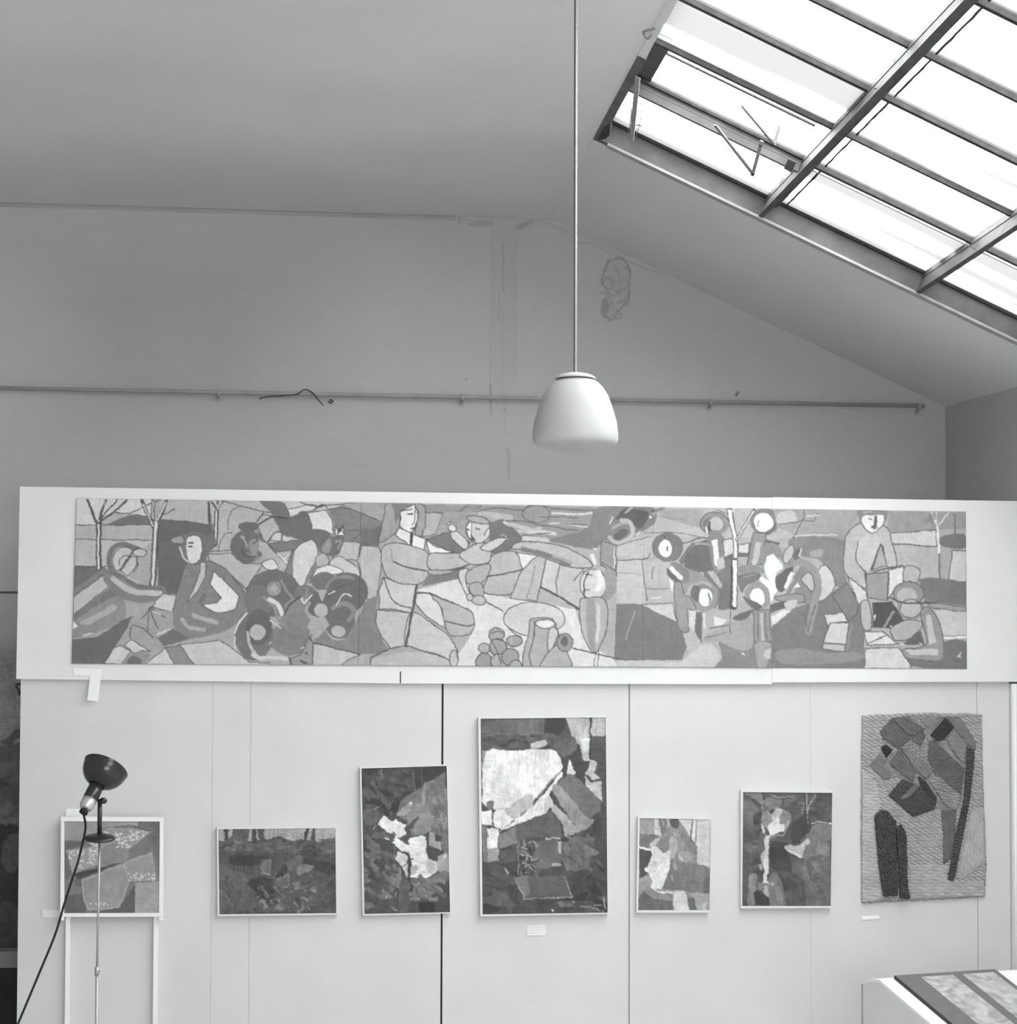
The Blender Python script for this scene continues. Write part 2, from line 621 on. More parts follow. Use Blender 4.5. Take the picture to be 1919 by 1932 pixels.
# blistered damp patch below the fold
blot = [(1600, 455), (1680, 440), (1725, 520), (1725, 600), (1712, 690), (1660, 745), (1610, 810), (1560, 770), (1560, 700), (1590, 640), (1555, 590), (1575, 510)]
s.F(95, blot, 0)
for k in range(4):
    s.S(64, [(x + rg.uniform(-8, 8), y + rg.uniform(-8, 8)) for x, y in blot + [blot[0]]], 5)
for k in range(70):
    x, y = rg.uniform(1555, 1720), rg.uniform(460, 790)
    if (x - 1640)**2/85**2 + (y - 620)**2/170**2 < 1:
        s.S(float(rg.choice([66, 74, 84])), [(x, y), (x + rg.uniform(-30, 30), y + rg.uniform(-25, 25)), (x + rg.uniform(-30, 30), y + rg.uniform(-30, 30))], 6)
s.F(70, "1560 700 1590 690 1600 760 1570 770", 0)
for x, y in ((735, 1172), (515, 1340), (435, 1822), (70, 1682), (968, 1352), (585, 1535)):
    s.E(60, x, y, 6, 6)
s.frame(0, 0, 1)
for k in range(90):
    s.E(float(rg.choice([108, 112, 92])), rg.uniform(0, 1700), rg.uniform(430, 900), 1.1, 1.1)
stain_shade.finish(0.02, 1.2)
wall_cols = np.unique(np.concatenate([np.linspace(-560, 840, 60), np.linspace(840, 1230, 230), np.linspace(1230, 1784, 40)]))
wall_rows = np.unique(np.concatenate([np.linspace(380, 940, 260), np.linspace(940, 2110, 12)]))
# the wall's own columns and heights
xs = np.array([P(c, 800, YB).x for c in wall_cols]); xs[0] = X_LEFT; xs[-1] = corner.x
zs = np.array([P(900, r, YB).z for r in wall_rows]); zs[-1] = 0.0
top = np.array([(slope_z(x) if x > X_SLOPE else (Z_CEIL if x < X_FLAT else np.interp(x, [p[0] for p in prof], [p[1] for p in prof]))) for x in xs])
nu, nv = len(xs), len(zs)
X, Z = np.meshgrid(xs, zs)
Zc = np.minimum(Z, top[None, :])
co = np.stack([X.ravel(), np.full(X.size, YB), Zc.ravel()], 1)
d = co - np.array(CAM)[None, :]
zf = d@np.array(FWD)
pxs = CX + F_PX*(d@np.array(RGT))/zf
pys = CY - F_PX*(d@np.array(UPV))/zf
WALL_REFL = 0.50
pig = WALL_REFL*stain_shade.sample(pxs, pys)/100.0
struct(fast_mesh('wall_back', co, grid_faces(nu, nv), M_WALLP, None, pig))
struct(MB().box(X_LEFT - 0.15, corner.x + 0.3, YB + 0.02, YB + 0.2, 0, Z_CEIL + 0.15).build('wall_back_core', M_WALL))

# ceiling: flat part with the fold, then the slope around the skylight opening
cv, cf = [], []
pl = [(X_LEFT, Z_CEIL)] + prof
NY = 2
for y in (Y_FRONT, YB):
    for x, z in pl:
        cv.append((x, y, z))
m_ = len(pl)
for i in range(m_ - 1):
    cf.append((i, i + 1, m_ + i + 1, m_ + i))
cl = mesh('ceiling', cv, cf, M_CEIL)
cl.data.polygons.foreach_set('use_smooth', [i > 0 for i in range(len(cl.data.polygons))])
struct(cl)
struct(MB().box(X_LEFT - 0.15, x_meet, Y_FRONT - 0.15, YB + 0.2, Z_CEIL + 0.1, Z_CEIL + 0.2).build('ceiling_slab', M_CEIL))


def sp(x, y, lift=0.0):
    return Vector((x, y, slope_z(x))) + SN*lift


def slab(mb, x0, x1, y0, y1, l0, l1):
    a = [sp(x0, y0, l0), sp(x1, y0, l0), sp(x1, y1, l0), sp(x0, y1, l0)]
    b = [sp(x0, y0, l1), sp(x1, y0, l1), sp(x1, y1, l1), sp(x0, y1, l1)]
    return mb.hexa(a, b)


XE = max(xr_f, xr_b) + 0.3
ro = [(X_SLOPE, Y_FRONT - 0.15), (XE, Y_FRONT - 0.15), (XE, YB), (X_SLOPE, YB)]
ri_ = [(SKY_X0 - 0.035, Y_NEAR - 0.04), (SKY_X1 + 0.03, Y_NEAR - 0.04), (SKY_X1 + 0.03, Y_CURB + 0.04), (SKY_X0 - 0.035, Y_CURB + 0.04)]
rv = [sp(x, y, l) for l in (0, 0.16) for ring in (ro, ri_) for x, y in ring]
rf = []
for k in range(4):
    k2 = (k + 1) % 4
    rf += [(k, k2, 4 + k2, 4 + k), (8 + k, 8 + k2, 12 + k2, 12 + k), (k, k2, 8 + k2, 8 + k), (4 + k, 4 + k2, 12 + k2, 12 + k)]
struct(mesh('ceiling_slope', rv, rf, M_CEIL))


xe = P(860, 405, YB).x
M_COVE = mat('grey_distemper_coving', 0.40, 0.95, 0.08, 2.0, 0.3, lin=True)
mb = MB()
RC = 0.022
for k in range(4):
    t0, t1 = math.pi/2*k/4, math.pi/2*(k + 1)/4
    p0 = (YB - RC*(1 - math.sin(t0)), Z_CEIL - RC*(1 - math.cos(t0))); p1 = (YB - RC*(1 - math.sin(t1)), Z_CEIL - RC*(1 - math.cos(t1)))
    mb.add([(X_LEFT, p0[0], p0[1]), (xe, p0[0], p0[1]), (xe, p1[0], p1[1]), (X_LEFT, p1[0], p1[1])], [(0, 1, 2, 3)])
struct(mb.build('trim_1', M_COVE, None, True))

# plaster bead where the ceiling meets the skylight, faint crack lines beside it
M_BEAD = mat('pale_plaster_bead', 0.36, 0.9, 0.12, 20, lin=True)

# ------------------------------------------------------------------ skylight
M_STEEL = mat('weathered_grey_steel', 0.09, 0.6, 0.25, 18, 0.2, lin=True)
M_STEELD = mat('dark_putty_and_steel', 0.045, 0.8, 0.3, 25, 0.2, lin=True)
M_CURB = mat('grey_painted_curb', 0.13, 0.8, 0.2, 9, 0.2, lin=True)
M_PALE = mat('pale_plaster_reveal', 0.75, 0.9, 0.06, 20, lin=True)
M_ARM = mat('pale_grey_painted_iron', 0.30, 0.6, 0.12, 20, 0.1, lin=True)


def glass_mat(name='skylight_glass', f0=0.54, f1=0.62):
    m = bpy.data.materials.new(name)
    m.use_nodes = True
    nt = m.node_tree
    nt.nodes.remove(nt.nodes['Principled BSDF'])
    out = nt.nodes['Material Output']
    tr = nt.nodes.new('ShaderNodeBsdfTransparent'); tr.inputs[0].default_value = (0.88, 0.89, 0.885, 1)
    tl = nt.nodes.new('ShaderNodeBsdfTranslucent'); tl.inputs[0].default_value = (0.30, 0.303, 0.301, 1)
    df = nt.nodes.new('ShaderNodeBsdfDiffuse'); df.inputs[0].default_value = (0.5, 0.5, 0.5, 1)
    gl = nt.nodes.new('ShaderNodeBsdfGlossy'); gl.inputs['Roughness'].default_value = 0.1
    ad = nt.nodes.new('ShaderNodeMixShader'); ad.inputs[0].default_value = 0.15
    nt.links.new(tl.outputs[0], ad.inputs[1]); nt.links.new(df.outputs[0], ad.inputs[2])
    tc = nt.nodes.new('ShaderNodeTexCoord')
    mp = nt.nodes.new('ShaderNodeMapping'); mp.inputs['Scale'].default_value = (0.3, 5.0, 0.3)
    nz = nt.nodes.new('ShaderNodeTexNoise'); nz.inputs['Scale'].default_value = 1.0; nz.inputs['Detail'].default_value = 5
    nt.links.new(tc.outputs['Object'], mp.inputs['Vector']); nt.links.new(mp.outputs['Vector'], nz.inputs['Vector'])
    mr = nt.nodes.new('ShaderNodeMapRange')
    mr.inputs['From Min'].default_value = f0; mr.inputs['From Max'].default_value = f1
    mr.inputs['To Min'].default_value = 0.12; mr.inputs['To Max'].default_value = 1.0
    nt.links.new(nz.outputs['Fac'], mr.inputs['Value'])
    mx = nt.nodes.new('ShaderNodeMixShader')
    nt.links.new(mr.outputs['Result'], mx.inputs[0]); nt.links.new(tr.outputs[0], mx.inputs[1]); nt.links.new(ad.outputs[0], mx.inputs[2])
    m2 = nt.nodes.new('ShaderNodeMixShader'); m2.inputs[0].default_value = 0.04
    nt.links.new(mx.outputs[0], m2.inputs[1]); nt.links.new(gl.outputs[0], m2.inputs[2])
    nt.links.new(m2.outputs[0], out.inputs['Surface'])
    return m


M_GLASS = glass_mat()
M_GLASSD = glass_mat('dusty_skylight_glass', 0.42, 0.50)
M_GLASS2 = bpy.data.materials.new('clear_window_glass')
M_GLASS2.use_nodes = True
_n = M_GLASS2.node_tree
_n.nodes.remove(_n.nodes['Principled BSDF'])
_t = _n.nodes.new('ShaderNodeBsdfTransparent'); _t.inputs[0].default_value = (0.92, 0.93, 0.925, 1)
_g = _n.nodes.new('ShaderNodeBsdfGlossy'); _g.inputs['Roughness'].default_value = 0.05
_x = _n.nodes.new('ShaderNodeMixShader'); _x.inputs[0].default_value = 0.05
_n.links.new(_t.outputs[0], _x.inputs[1]); _n.links.new(_g.outputs[0], _x.inputs[2]); _n.links.new(_x.outputs[0], _n.nodes['Material Output'].inputs['Surface'])
LG = 0.10                                             # glass level above the ceiling face
win = thing('window_1', 'sloping glazed skylight with steel purlins and glazing bars', 'skylight', (0.5*(SKY_X0 + SKY_X1), Y_CURB, slope_z(0.5*(SKY_X0 + SKY_X1))))
del win['category']
struct(win)
# curb boards around the opening
slab(MB(), SKY_X0 - 0.035, SKY_X1 + 0.03, Y_CURB, Y_CURB + 0.04, -0.004, LG + 0.05).build('curb_board', M_CURB, win)
slab(MB(), SKY_X0 - 0.035, SKY_X0, BAR_Y[1], Y_CURB, -0.004, LG + 0.05).build('curb_board', M_CURB, win)
slab(MB(), SKY_X0 - 0.035, SKY_X0 - 0.004, Y_NEAR, BAR_Y[1], -0.002, LG + 0.05).build('plaster_reveal', M_PALE, win)
slab(MB(), SKY_X1, SKY_X1 + 0.03, Y_NEAR, Y_CURB, -0.004, LG + 0.05).build('curb_board', M_CURB, win)
slab(MB(), SKY_X0 - 0.035, SKY_X1 + 0.03, Y_NEAR - 0.04, Y_NEAR, -0.004, LG + 0.05).build('curb_board', M_CURB, win)
slab(MB(), SKY_X0 + 0.03, SKY_X1, Y_CURB - 0.012, Y_CURB + 0.035, -0.016, -0.004).build('bead', M_BEAD, win)
slab(MB(), SKY_X0 + 0.03, SKY_X1, Y_CURB + 0.035, Y_CURB + 0.042, -0.006, -0.002).build('shadow_gap_strip', M_STEELD, win)  # solid dark strip standing in for the shadow gap along the bead
slab(MB(), SKY_X0, SKY_X1, Y_CURB - 0.022, Y_CURB, LG - 0.012, LG + 0.02).build('glazing_seat', M_STEELD, win)
for xp in PUR_X:
    slab(MB(), xp - 0.030, xp + 0.030, Y_NEAR, Y_CURB, LG - 0.03, LG + 0.01).build('purlin', M_STEEL, win)
    slab(MB(), xp - 0.027, xp - 0.014, Y_NEAR, Y_CURB, 0.0, LG - 0.03).build('purlin_web', M_STEEL, win)
    slab(MB(), xp - 0.030, xp - 0.008, Y_NEAR, Y_CURB, -0.008, 0.0).build('purlin_flange', M_STEEL, win)
cols = [SKY_X0] + PUR_X + [SKY_X1]
rows = [Y_CURB] + BAR_Y + [Y_NEAR]
for bi in range(3):
    xa, xb = cols[bi] + (0.03 if bi else 0.0), cols[bi + 1] - 0.03
    for ri in range(len(rows) - 1):
        ya, yb = rows[ri], rows[ri + 1]
        vent = (bi == 0 and ri == 1)
        if not vent:
            g = slab(MB(), xa, xb, yb + 0.004, ya - 0.004, LG, LG + 0.006).build('pane', M_GLASSD if (ri == 0 or (bi == 0 and ri == 2)) else M_GLASS, win)
        if ri < len(rows) - 2:
            if bi == 0 and ri == 0:
                slab(MB(), xa, xb, yb - 0.011, yb + 0.011, LG - 0.075, LG + 0.01).build('vent_rail', M_CURB, win)
                slab(MB(), xa, xb, yb - 0.03, yb - 0.011, LG - 0.02, LG - 0.008).build('rail_flange', M_STEELD, win)
            else:
                w = 0.010 if ri % 2 else 0.013
                slab(MB(), xa, xb, yb - w, yb + w, LG - 0.022, LG + 0.012).build('glazing_bar', M_STEELD, win)
# glazing bead beside the purlins, ragged with old putty
for xp in PUR_X[:1]:
    for ri in range(len(rows) - 1):
        ya, yb = rows[ri] - 0.03, rows[ri + 1] + 0.03
        pts = [sp(xp + 0.064 + random.uniform(-0.0015, 0.0015), ya + (yb - ya)*k/9, LG - 0.006) for k in range(10)]
        mb = MB().tube(pts, [0.0038 + random.uniform(0, 0.0022) for _ in pts], 6)
        mb.build('putty_bead', M_STEELD, win)
# open vent sash: hinged at its upper rail, propped outward
h0, h1 = rows[1], rows[2]
xa, xb = cols[0] + 0.01, cols[1] - 0.035
lift = 0.16
q0 = [sp(xa, h1, LG + 0.03), sp(xb, h1, LG + 0.03), sp(xb, h0 + 0.02, LG + lift), sp(xa, h0 + 0.02, LG + lift)]
MB().hexa(q0, [p + SN*0.006 for p in q0]).build('vent_pane', M_GLASS, win)
MB().hexa([q0[3], q0[2], q0[2] + SN*0.03, q0[3] + SN*0.03], [p + Vector((0, 0.02, 0)) for p in (q0[3], q0[2], q0[2] + SN*0.03, q0[3] + SN*0.03)]).build('vent_frame', M_STEELD, win)
slab(MB(), xa - 0.01, xa + 0.055, h1 + 0.02, h0, LG - 0.004, LG + 0.05).build('vent_cheek', M_STEEL, win)


def on_lift(px, py, lift):
    return on_plane(px, py, A_ + SN*lift, SN)


def flat_bar(name, a, b, w, lift, m, lift2=None):
    p, q_ = on_lift(a[0], a[1], lift), on_lift(b[0], b[1], lift if lift2 is None else lift2)
    return MB().bar(p, q_, w, 0.006, SN).build(name, m, win)


flat_bar('stay_arm', (1350, 236), (1421, 328), 0.020, 0.02, M_ARM, -0.03)
flat_bar('stay_link', (1421, 328), (1438, 266), 0.016, -0.034, M_ARM, 0.015)
flat_bar('stay_arm', (1400, 200), (1461, 272), 0.020, LG + 0.03, M_STEEL, 0.03)
flat_bar('stay_link', (1461, 274), (1471, 238), 0.014, 0.028, M_STEEL, LG + 0.03)
flat_bar('prop_bar', (1204, 146), (1192, 264), 0.022, -0.012, M_ARM)
MB().lathe([(0, -0.008), (0.009, -0.008), (0.009, 0.006), (0, 0.006)], on_lift(1421, 328, -0.034), SN, 12).build('pivot_bolt', M_STEELD, win)
MB().lathe([(0, -0.008), (0.008, -0.008), (0.008, 0.006), (0, 0.006)], on_lift(1437, 272, -0.0), SN, 12).build('pivot_bolt', M_STEELD, win)
q4 = [on_lift(x, y, -0.004) for x, y in ((1488, 300), (1503, 307), (1494, 326), (1479, 318))]
MB().hexa(q4, [p + SN*0.004 for p in q4]).build('bracket_plate', M_CURB, win)
# frayed plaster at the corner of the opening
cr = [on_lift(x, y, -0.006) for x, y in ((1127, 265), (1140, 240), (1153, 232), (1150, 256), (1143, 262))]
ns = len(cr)
mesh('broken_plaster', cr + [p + SN*0.02 for p in cr], [tuple(range(ns)), tuple(range(ns, 2*ns))] + [(i, (i+1) % ns, ns + (i+1) % ns, ns + i) for i in range(ns)], M_STEELD, win)
# daylight portal in the opening, it only guides sampling of the sky
ld = bpy.data.lights.new('skylight_portal', 'AREA')
ld.shape = 'RECTANGLE'
ld.size = (SKY_X1 - SKY_X0)/abs(SN.z)
ld.size_y = Y_CURB - Y_NEAR
ld.cycles.is_portal = True
lo = bpy.data.objects.new('skylight_portal', ld)
COL.objects.link(lo)
xc, yc = 0.5*(SKY_X0 + SKY_X1), 0.5*(Y_NEAR + Y_CURB)
ex = (sp(1, 0) - sp(0, 0)).normalized(); ez = SN; ey = ez.cross(ex)
cpt = sp(xc, yc, LG + 0.3)
lo.matrix_world = Matrix(((ex.x, ey.x, ez.x, cpt.x), (ex.y, ey.y, ez.y, cpt.y), (ex.z, ey.z, ez.z, cpt.z), (0, 0, 0, 1)))

win2 = thing('added_window_2', 'added unseen window with steel mullions behind the camera, for even daylight', 'window', ((WX0 + WX1)/2, Y_FRONT, WZ0))
del win2['category']
struct(win2)
ncol, nrow = 4, 3
for k in range(ncol + 1):
    x = WX0 + (WX1 - WX0)*k/ncol
    MB().box(x - 0.025, x + 0.025, Y_FRONT - 0.11, Y_FRONT - 0.05, WZ0, WZ1).build('mullion', M_STEEL, win2)
for k in range(nrow + 1):
    z = WZ0 + (WZ1 - WZ0)*k/nrow
    MB().box(WX0, WX1, Y_FRONT - 0.10, Y_FRONT - 0.06, z - 0.02, z + 0.02).build('transom', M_STEEL, win2)
for a_ in range(ncol):
    for b_ in range(nrow):
        x0, x1 = WX0 + (WX1 - WX0)*a_/ncol + 0.02, WX0 + (WX1 - WX0)*(a_ + 1)/ncol - 0.02
        z0, z1 = WZ0 + (WZ1 - WZ0)*b_/nrow + 0.015, WZ0 + (WZ1 - WZ0)*(b_ + 1)/nrow - 0.015
        MB().box(x0, x1, Y_FRONT - 0.083, Y_FRONT - 0.078, z0, z1).build('pane', M_GLASS2, win2)
ld2 = bpy.data.lights.new('added_window_portal', 'AREA')
ld2.shape = 'RECTANGLE'
ld2.size = WX1 - WX0
ld2.size_y = WZ1 - WZ0
ld2.cycles.is_portal = True
lo2 = bpy.data.objects.new('added_window_portal', ld2)
COL.objects.link(lo2)
lo2.location = ((WX0 + WX1)/2, Y_FRONT - 0.2, (WZ0 + WZ1)/2)
lo2.rotation_euler = (math.radians(90), 0, 0)

# wires strung below the glass
M_WIRE = mat('thin_dark_wire', 0.1, 0.5, 0.1, 30, lin=True)
wy1, wy2 = on_slope(1560, 118).y, on_slope(1600, 345).y
for yy in (on_lift(1540, 112, 0.02).y, on_lift(1700, 402, 0.02).y):
    MB().tube([sp(SKY_X0 + 0.001, yy, 0.02), sp(SKY_X1 - 0.001, yy, 0.02)], 0.0022, 6).build('blind_wire', M_WIRE, win)
# frayed wire ends by the prop bar
c1 = [on_lift(x, y, 0.01) for x, y in ((1212, 196), (1210, 225), (1206, 240), (1200, 258))]
MB().tube(c1, 0.0018, 6).build('vent_cord', M_WIRE, win)
c1 = [on_lift(x, y, 0.01) for x, y in ((1199, 237), (1206, 236), (1212, 239))]
MB().tube(c1, 0.0025, 6).build('vent_cord_knot', M_WIRE, win)
c1 = [on_lift(x, y, 0.0) for x, y in ((1193, 195), (1191, 220), (1188, 242), (1184, 250), (1187, 258))]
MB().tube(c1, 0.002, 6).build('vent_cord', M_WIRE, win)
# hook beside the skylight
M_HOOK = mat('painted_iron_hook', 0.3, 0.6, 0.1, 30, lin=True)
hk = [on_lift(x, y, l) for x, y, l in ((1238, 54, 0.0), (1228, 57, -0.012), (1216, 60, -0.02), (1217, 69, -0.022), (1224, 73, -0.022), (1230, 66, -0.02))]
tag(MB().tube(smooth_pts(hk, False, 4), 0.004, 8).build('ceiling_hook', M_HOOK), 'small bent iron hook screwed beside the skylight edge', 'hook')

# ------------------------------------------------------------------ rail on the back wall
M_RAIL = mat('grey_painted_rail', 0.36, 0.55, 0.1, 12, lin=True)
M_DARK = mat('dark_iron', 0.05, 0.6, 0.2, 30, lin=True)
ra, rb = P(-420, 724, YB - 0.05), P(1745, 766, YB - 0.05)
rail = thing('picture_rail', 'long thin metal rail on brackets across the grey back wall', 'rail', tuple((ra + rb)/2))
MB().tube([ra, rb], 0.0105, 12).build('rod', M_RAIL, rail, True)
for px in (-60, 413, 873, 1341, 1735):
    t = (P(px, 745, YB - 0.05).x - ra.x)/(rb.x - ra.x)
    c = ra.lerp(rb, t)
    mb = MB().tube([c + Vector((0, 0.05, -0.022)), c + Vector((0, 0.02, -0.024)), c + Vector((0, -0.012, -0.014)), c + Vector((0, -0.016, 0.004))], 0.006, 8)
    mb.tube([c + Vector((0, 0.05, -0.03)), c + Vector((0, 0.042, -0.03))], 0.014, 10)
    mb.tube([c + Vector((-0.012, 0, 0)), c + Vector((0.012, 0, 0))], 0.0145, 12)
    mb.build('bracket', M_RAIL, rail)
wpts = [P(x, y, YB - 0.068) for x, y in ((490, 753), (500, 749), (530, 747), (560, 744), (575, 735), (590, 741), (600, 753), (611, 765))]
tag(MB().tube(smooth_pts(wpts, False, 4), 0.0032, 8).build('loose_wire', M_DARK), 'loose dark wire looped over the wall rail with its ends hanging', 'wire')
c = P(624, 757, YB)
tag(MB().tube(smooth_pts([c + Vector((0, 0, 0.006)), c + Vector((0, -0.03, 0.004)), c + Vector((0.012, -0.035, -0.004)), c + Vector((0.004, -0.03, -0.014)), c + Vector((-0.01, -0.02, -0.006))], False, 4), 0.0035, 8)
    .build('wall_hook', M_DARK), 'tiny dark screw hook in the back wall just below the rail', 'hook')
c = P(1390, 745, YB)
tag(MB().tube([c, c + Vector((0, -0.04, 0)), c + Vector((0, -0.045, 0.012))], 0.006, 8).build('wall_hook', M_HOOK), 'small grey peg in the back wall standing just above the rail', 'hook')
c = P(1617, 662, YB)
cc = P(905, 403, YB)
# low batten on the back wall behind the display wall's end
z1 = P(16, 1117, YB).z
tag(MB().box(X_LEFT + 0.02, P(420, 1117, YB).x, YB - 0.006, YB, z1 - 0.006, z1 + 0.003).build('wall_batten', M_STEEL), 'thin dark batten running level along the back wall behind the white boards', 'batten')

# ------------------------------------------------------------------ display wall and mural boards
M_PANEL = mat('white_display_board', 199, 0.85, 0.03, 3.0, 0.15, bscale=120)
M_PANEL2 = mat('white_mural_board', 214, 0.85, 0.03, 3.0, 0.15, bscale=120)
M_STUD = mat('dark_stud', 60, 0.9)
M_WHITE = mat('white_paint', 226, 0.7, 0.03, 8.0)
M_PAPER = mat('white_paper', 232, 0.9, 0.02, 8.0)
M_SILVER = mat('pale_frame_moulding', 205, 0.5, 0.05, 14)
M_RAW = mat('raw_canvas_back', 150, 0.9)

part = thing('display_wall', 'long white freestanding exhibition wall of tall boards below the mural', 'partition', (P(960, 1500, YL).x, YL, 0))
Z_LTOP = P(960, 1283, YL).z + 0.05
ZG = 0.0
edges = [(36, 0), (400, .0004), (472, .0005), (834.5, .005), (1187.5, .004), (1530, .0004), (1845, .0012), (1906, 0)]
for i in range(len(edges) - 1):
    x0 = P(edges[i][0], 1600, YL).x + edges[i][1]
    x1 = P(edges[i + 1][0], 1600, YL).x - edges[i + 1][1]
    MB().box(x0, x1, YL, YL + 0.018, ZG, Z_LTOP).build('board', M_PANEL, part)
for px, gp in edges[1:-1]:
    x = P(px, 1600, YL).x
    MB().box(x - 0.03, x + 0.03, YL + 0.018, YL + 0.05, ZG, Z_LTOP).build('stud', M_STUD if gp > 0.004 else M_PANEL, part)
xp0, xp1 = P(1906.5, 1600, YL).x, P(1906.5, 1600, YL).x + 0.07
Z_POST = P(1912, 1289, YL - 0.03).z - 0.003
MB().box(xp0, xp1, YL - 0.03, YL + 0.05, ZG, Z_POST).build('end_post', M_PANEL, part)
MB().tube([Vector((xp0 + 0.018, YL - 0.034, ZG)), Vector((xp0 + 0.018, YL - 0.034, Z_POST))], 0.012, 10).build('post_bead', M_WHITE, part, True)

head = thing('mural_backing', 'wide white boards carrying the long mural above the display wall', 'board', (P(960, 1100, YU).x, YU, P(960, 1285, YU).z))
segs = [((38, 918), (756, 928.5), (756, 1289.5), (31, 1281)), ((756.1, 928.5), (1457, 939), (1457, 1291), (756.1, 1289.5)), ((1457.4, 938), (1985, 946.5), (1985, 1286), (1457.4, 1287.5))]
for k, q in enumerate(segs):
    yf = YU - (0.004 if k == 2 else 0)
    a = [P(x, y, yf) for x, y in q]
    MB().hexa(a, [Vector((p.x, YL - 0.001, p.z)) for p in a]).build('board', M_PANEL2, head)
xk = P(756.7, 1200, YU).x
MB().box(xk - 0.0035, xk + 0.0025, YU - 0.0008, YU + 0.002, P(756, 1289, YU).z, P(756, 1267, YU).z).build('joint_strip', M_STUD, head)
# iron hook peeping out behind the boards at the left end
hk = [P(x, y, YL + 0.06) for x, y in ((40, 1292), (34, 1291), (31, 1296), (36, 1301), (37, 1312))]
tag(MB().tube(smooth_pts(hk, False, 3), 0.006, 8).build('fixing_hook', M_DARK), 'dark iron hook peeping out behind the left end of the display wall', 'hook')

# tape strips left on the boards
L = [P(x, y, YU - 0.003) for x, y in ((139, 1261), (193, 1263), (190, 1276), (139, 1274))]
t = thing('paper_tape', 'bent strip of white paper tape stuck under the mural\'s corner', 'tape', tuple(L[0]))
MB().hexa(L, [p + Vector((0, 0.002, 0)) for p in L]).build('level_strip', M_PAPER, t)
Ld = [P(x, y, YU - 0.004) for x, y in ((172, 1264), (192, 1264), (186, 1323), (165, 1321))]
MB().hexa(Ld, [p + Vector((0, 0.0015, 0)) for p in Ld]).build('hanging_strip', M_PAPER, t)


def card(name, q, Y, m, label, cat):
    a = [P(x, y, Y - 0.004) for x, y in q]
    return tag(MB().hexa(a, [p + Vector((0, 0.0035, 0)) for p in a]).build(name, m), label, cat)


M_CARD = mat('pale_card', 216, 0.8, 0.02)
M_CARD2 = mat('white_card', 234, 0.8, 0.02)
o = card('label_card', ((995, 1746), (1029.5, 1745), (1030, 1764.5), (995.5, 1765.5)), YL, M_CARD, 'small pale caption card on the wall below the tallest painting', 'card')
M_INK = mat('faint_grey_ink', 204, 0.9)
for k, yy in enumerate((1750, 1755, 1760)):
    a = [P(x, y, YL - 0.0047) for x, y in ((998, yy), (1022 + (3 if k != 1 else 6), yy - 0.3), (1022 + (3 if k != 1 else 6), yy + 0.9), (998, yy + 1.2))]
    MB().hexa(a, [p + Vector((0, 0.0006, 0)) for p in a]).build('text_line', M_INK, o)
card('label_card', ((1626, 1729), (1659, 1727), (1661, 1733.5), (1627, 1735.5)), YL, M_CARD2, 'narrow white caption card on the wall below the woven tapestry', 'card')
card('label_card', ((78, 1717), (117, 1717), (117, 1730), (82, 1731)), YL, M_CARD, 'pale card peeping out beside the framed picture on the stand', 'card')
card('label_card', ((126, 1526), (158, 1526), (158, 1541), (124, 1540)), YL, M_CARD2, 'white card showing above the framed picture on the stand', 'card')

# ------------------------------------------------------------------ framed paintings
M_PAINT = mat_painted('oil_paint_on_canvas', 0.55, 0.35, 120.0, 0.10, 160.0)
M_PAINTD = mat_painted('dark_oil_paint_on_canvas', 0.5, 0.35, 120.0, 0.14, 120.0)
M_GOUACHE = mat_painted('gouache_on_paper', 0.9, 0.15, 120.0, 0.07, 170.0)


def framed(name, label, art, outer, inner, depth=0.03, m=None, mf=None, Y0=None, step=1.5):
    Y0 = YL if Y0 is None else Y0
    yf = Y0 - depth
    o4 = [P(x, y, yf) for x, y in outer]
    i4 = [P(x, y, yf) for x, y in inner]
    t = thing(name, label, 'painting', tuple((o4[2] + o4[3])/2 + Vector((0, depth, 0))))
    for k in range(4):
        k2 = (k + 1) % 4
        a = [o4[k], o4[k2], i4[k2], i4[k]]
        MB().hexa(a, [p + Vector((0, depth - 0.0005, 0)) for p in a]).build('frame_strip', mf or M_SILVER, t)
    canvas('canvas', art, yf + 0.004, m or M_PAINT, t, step, quad=inner)
    b4 = [p + Vector((0, 0.012, 0)) for p in i4]
    MB().hexa(b4, [p + Vector((0, depth - 0.014, 0)) for p in b4]).build('stretcher', M_RAW, t)
    return t

# ------------------------------------------------------------------ the mural: three joined sheets with painted figures
MQ = ((145, 940), (1823, 965), (1825, 1262), (136, 1252))
A = Art(MQ, 160, 11)
D = 92
# --- sheet at the left: readers in caps under bare trees
a = A.frame(120, 920, 4.361)
a.F(196, "90 80 720 95 720 240 600 215 420 205 370 300 95 305", 0, 0)
a.F(168, "300 250 420 200 560 215 480 250 370 305 310 300", 0, 0)
a.F(112, "370 302 480 245 600 218 715 238 715 308", 0, 0)
a.F(172, "95 308 735 312 735 428 90 425", 0, 0)
a.F(180, "90 428 735 432 740 810 500 760 280 650 85 645", 0, 0)
a.F(162, "600 560 735 440 740 800 660 810 540 730", 0, 0)
a.F(110, "85 650 280 655 370 640 250 720 80 840", 0, 0)
a.F(172, "800 105 1195 110 1195 300 1000 275 800 252", 0, 0)
a.F(104, "800 255 1000 275 1235 312 1250 480 1200 540 1010 640 940 880 800 870 780 800 770 420", 0, 0)
a.F(170, "1195 112 1919 115 1919 560 1250 540 1230 300", 0, 0)
a.F(172, "1195 550 1380 540 1480 620 1640 625 1600 690 1500 840 1330 670 1200 600", D, 0)
a.S(D, "100 306 715 306", 7, 0).S(D, "90 425 735 430", 7, 0).S(D, "85 648 280 648", 9, 0)
a.S(D, "1000 275 1235 310", 8, 0)
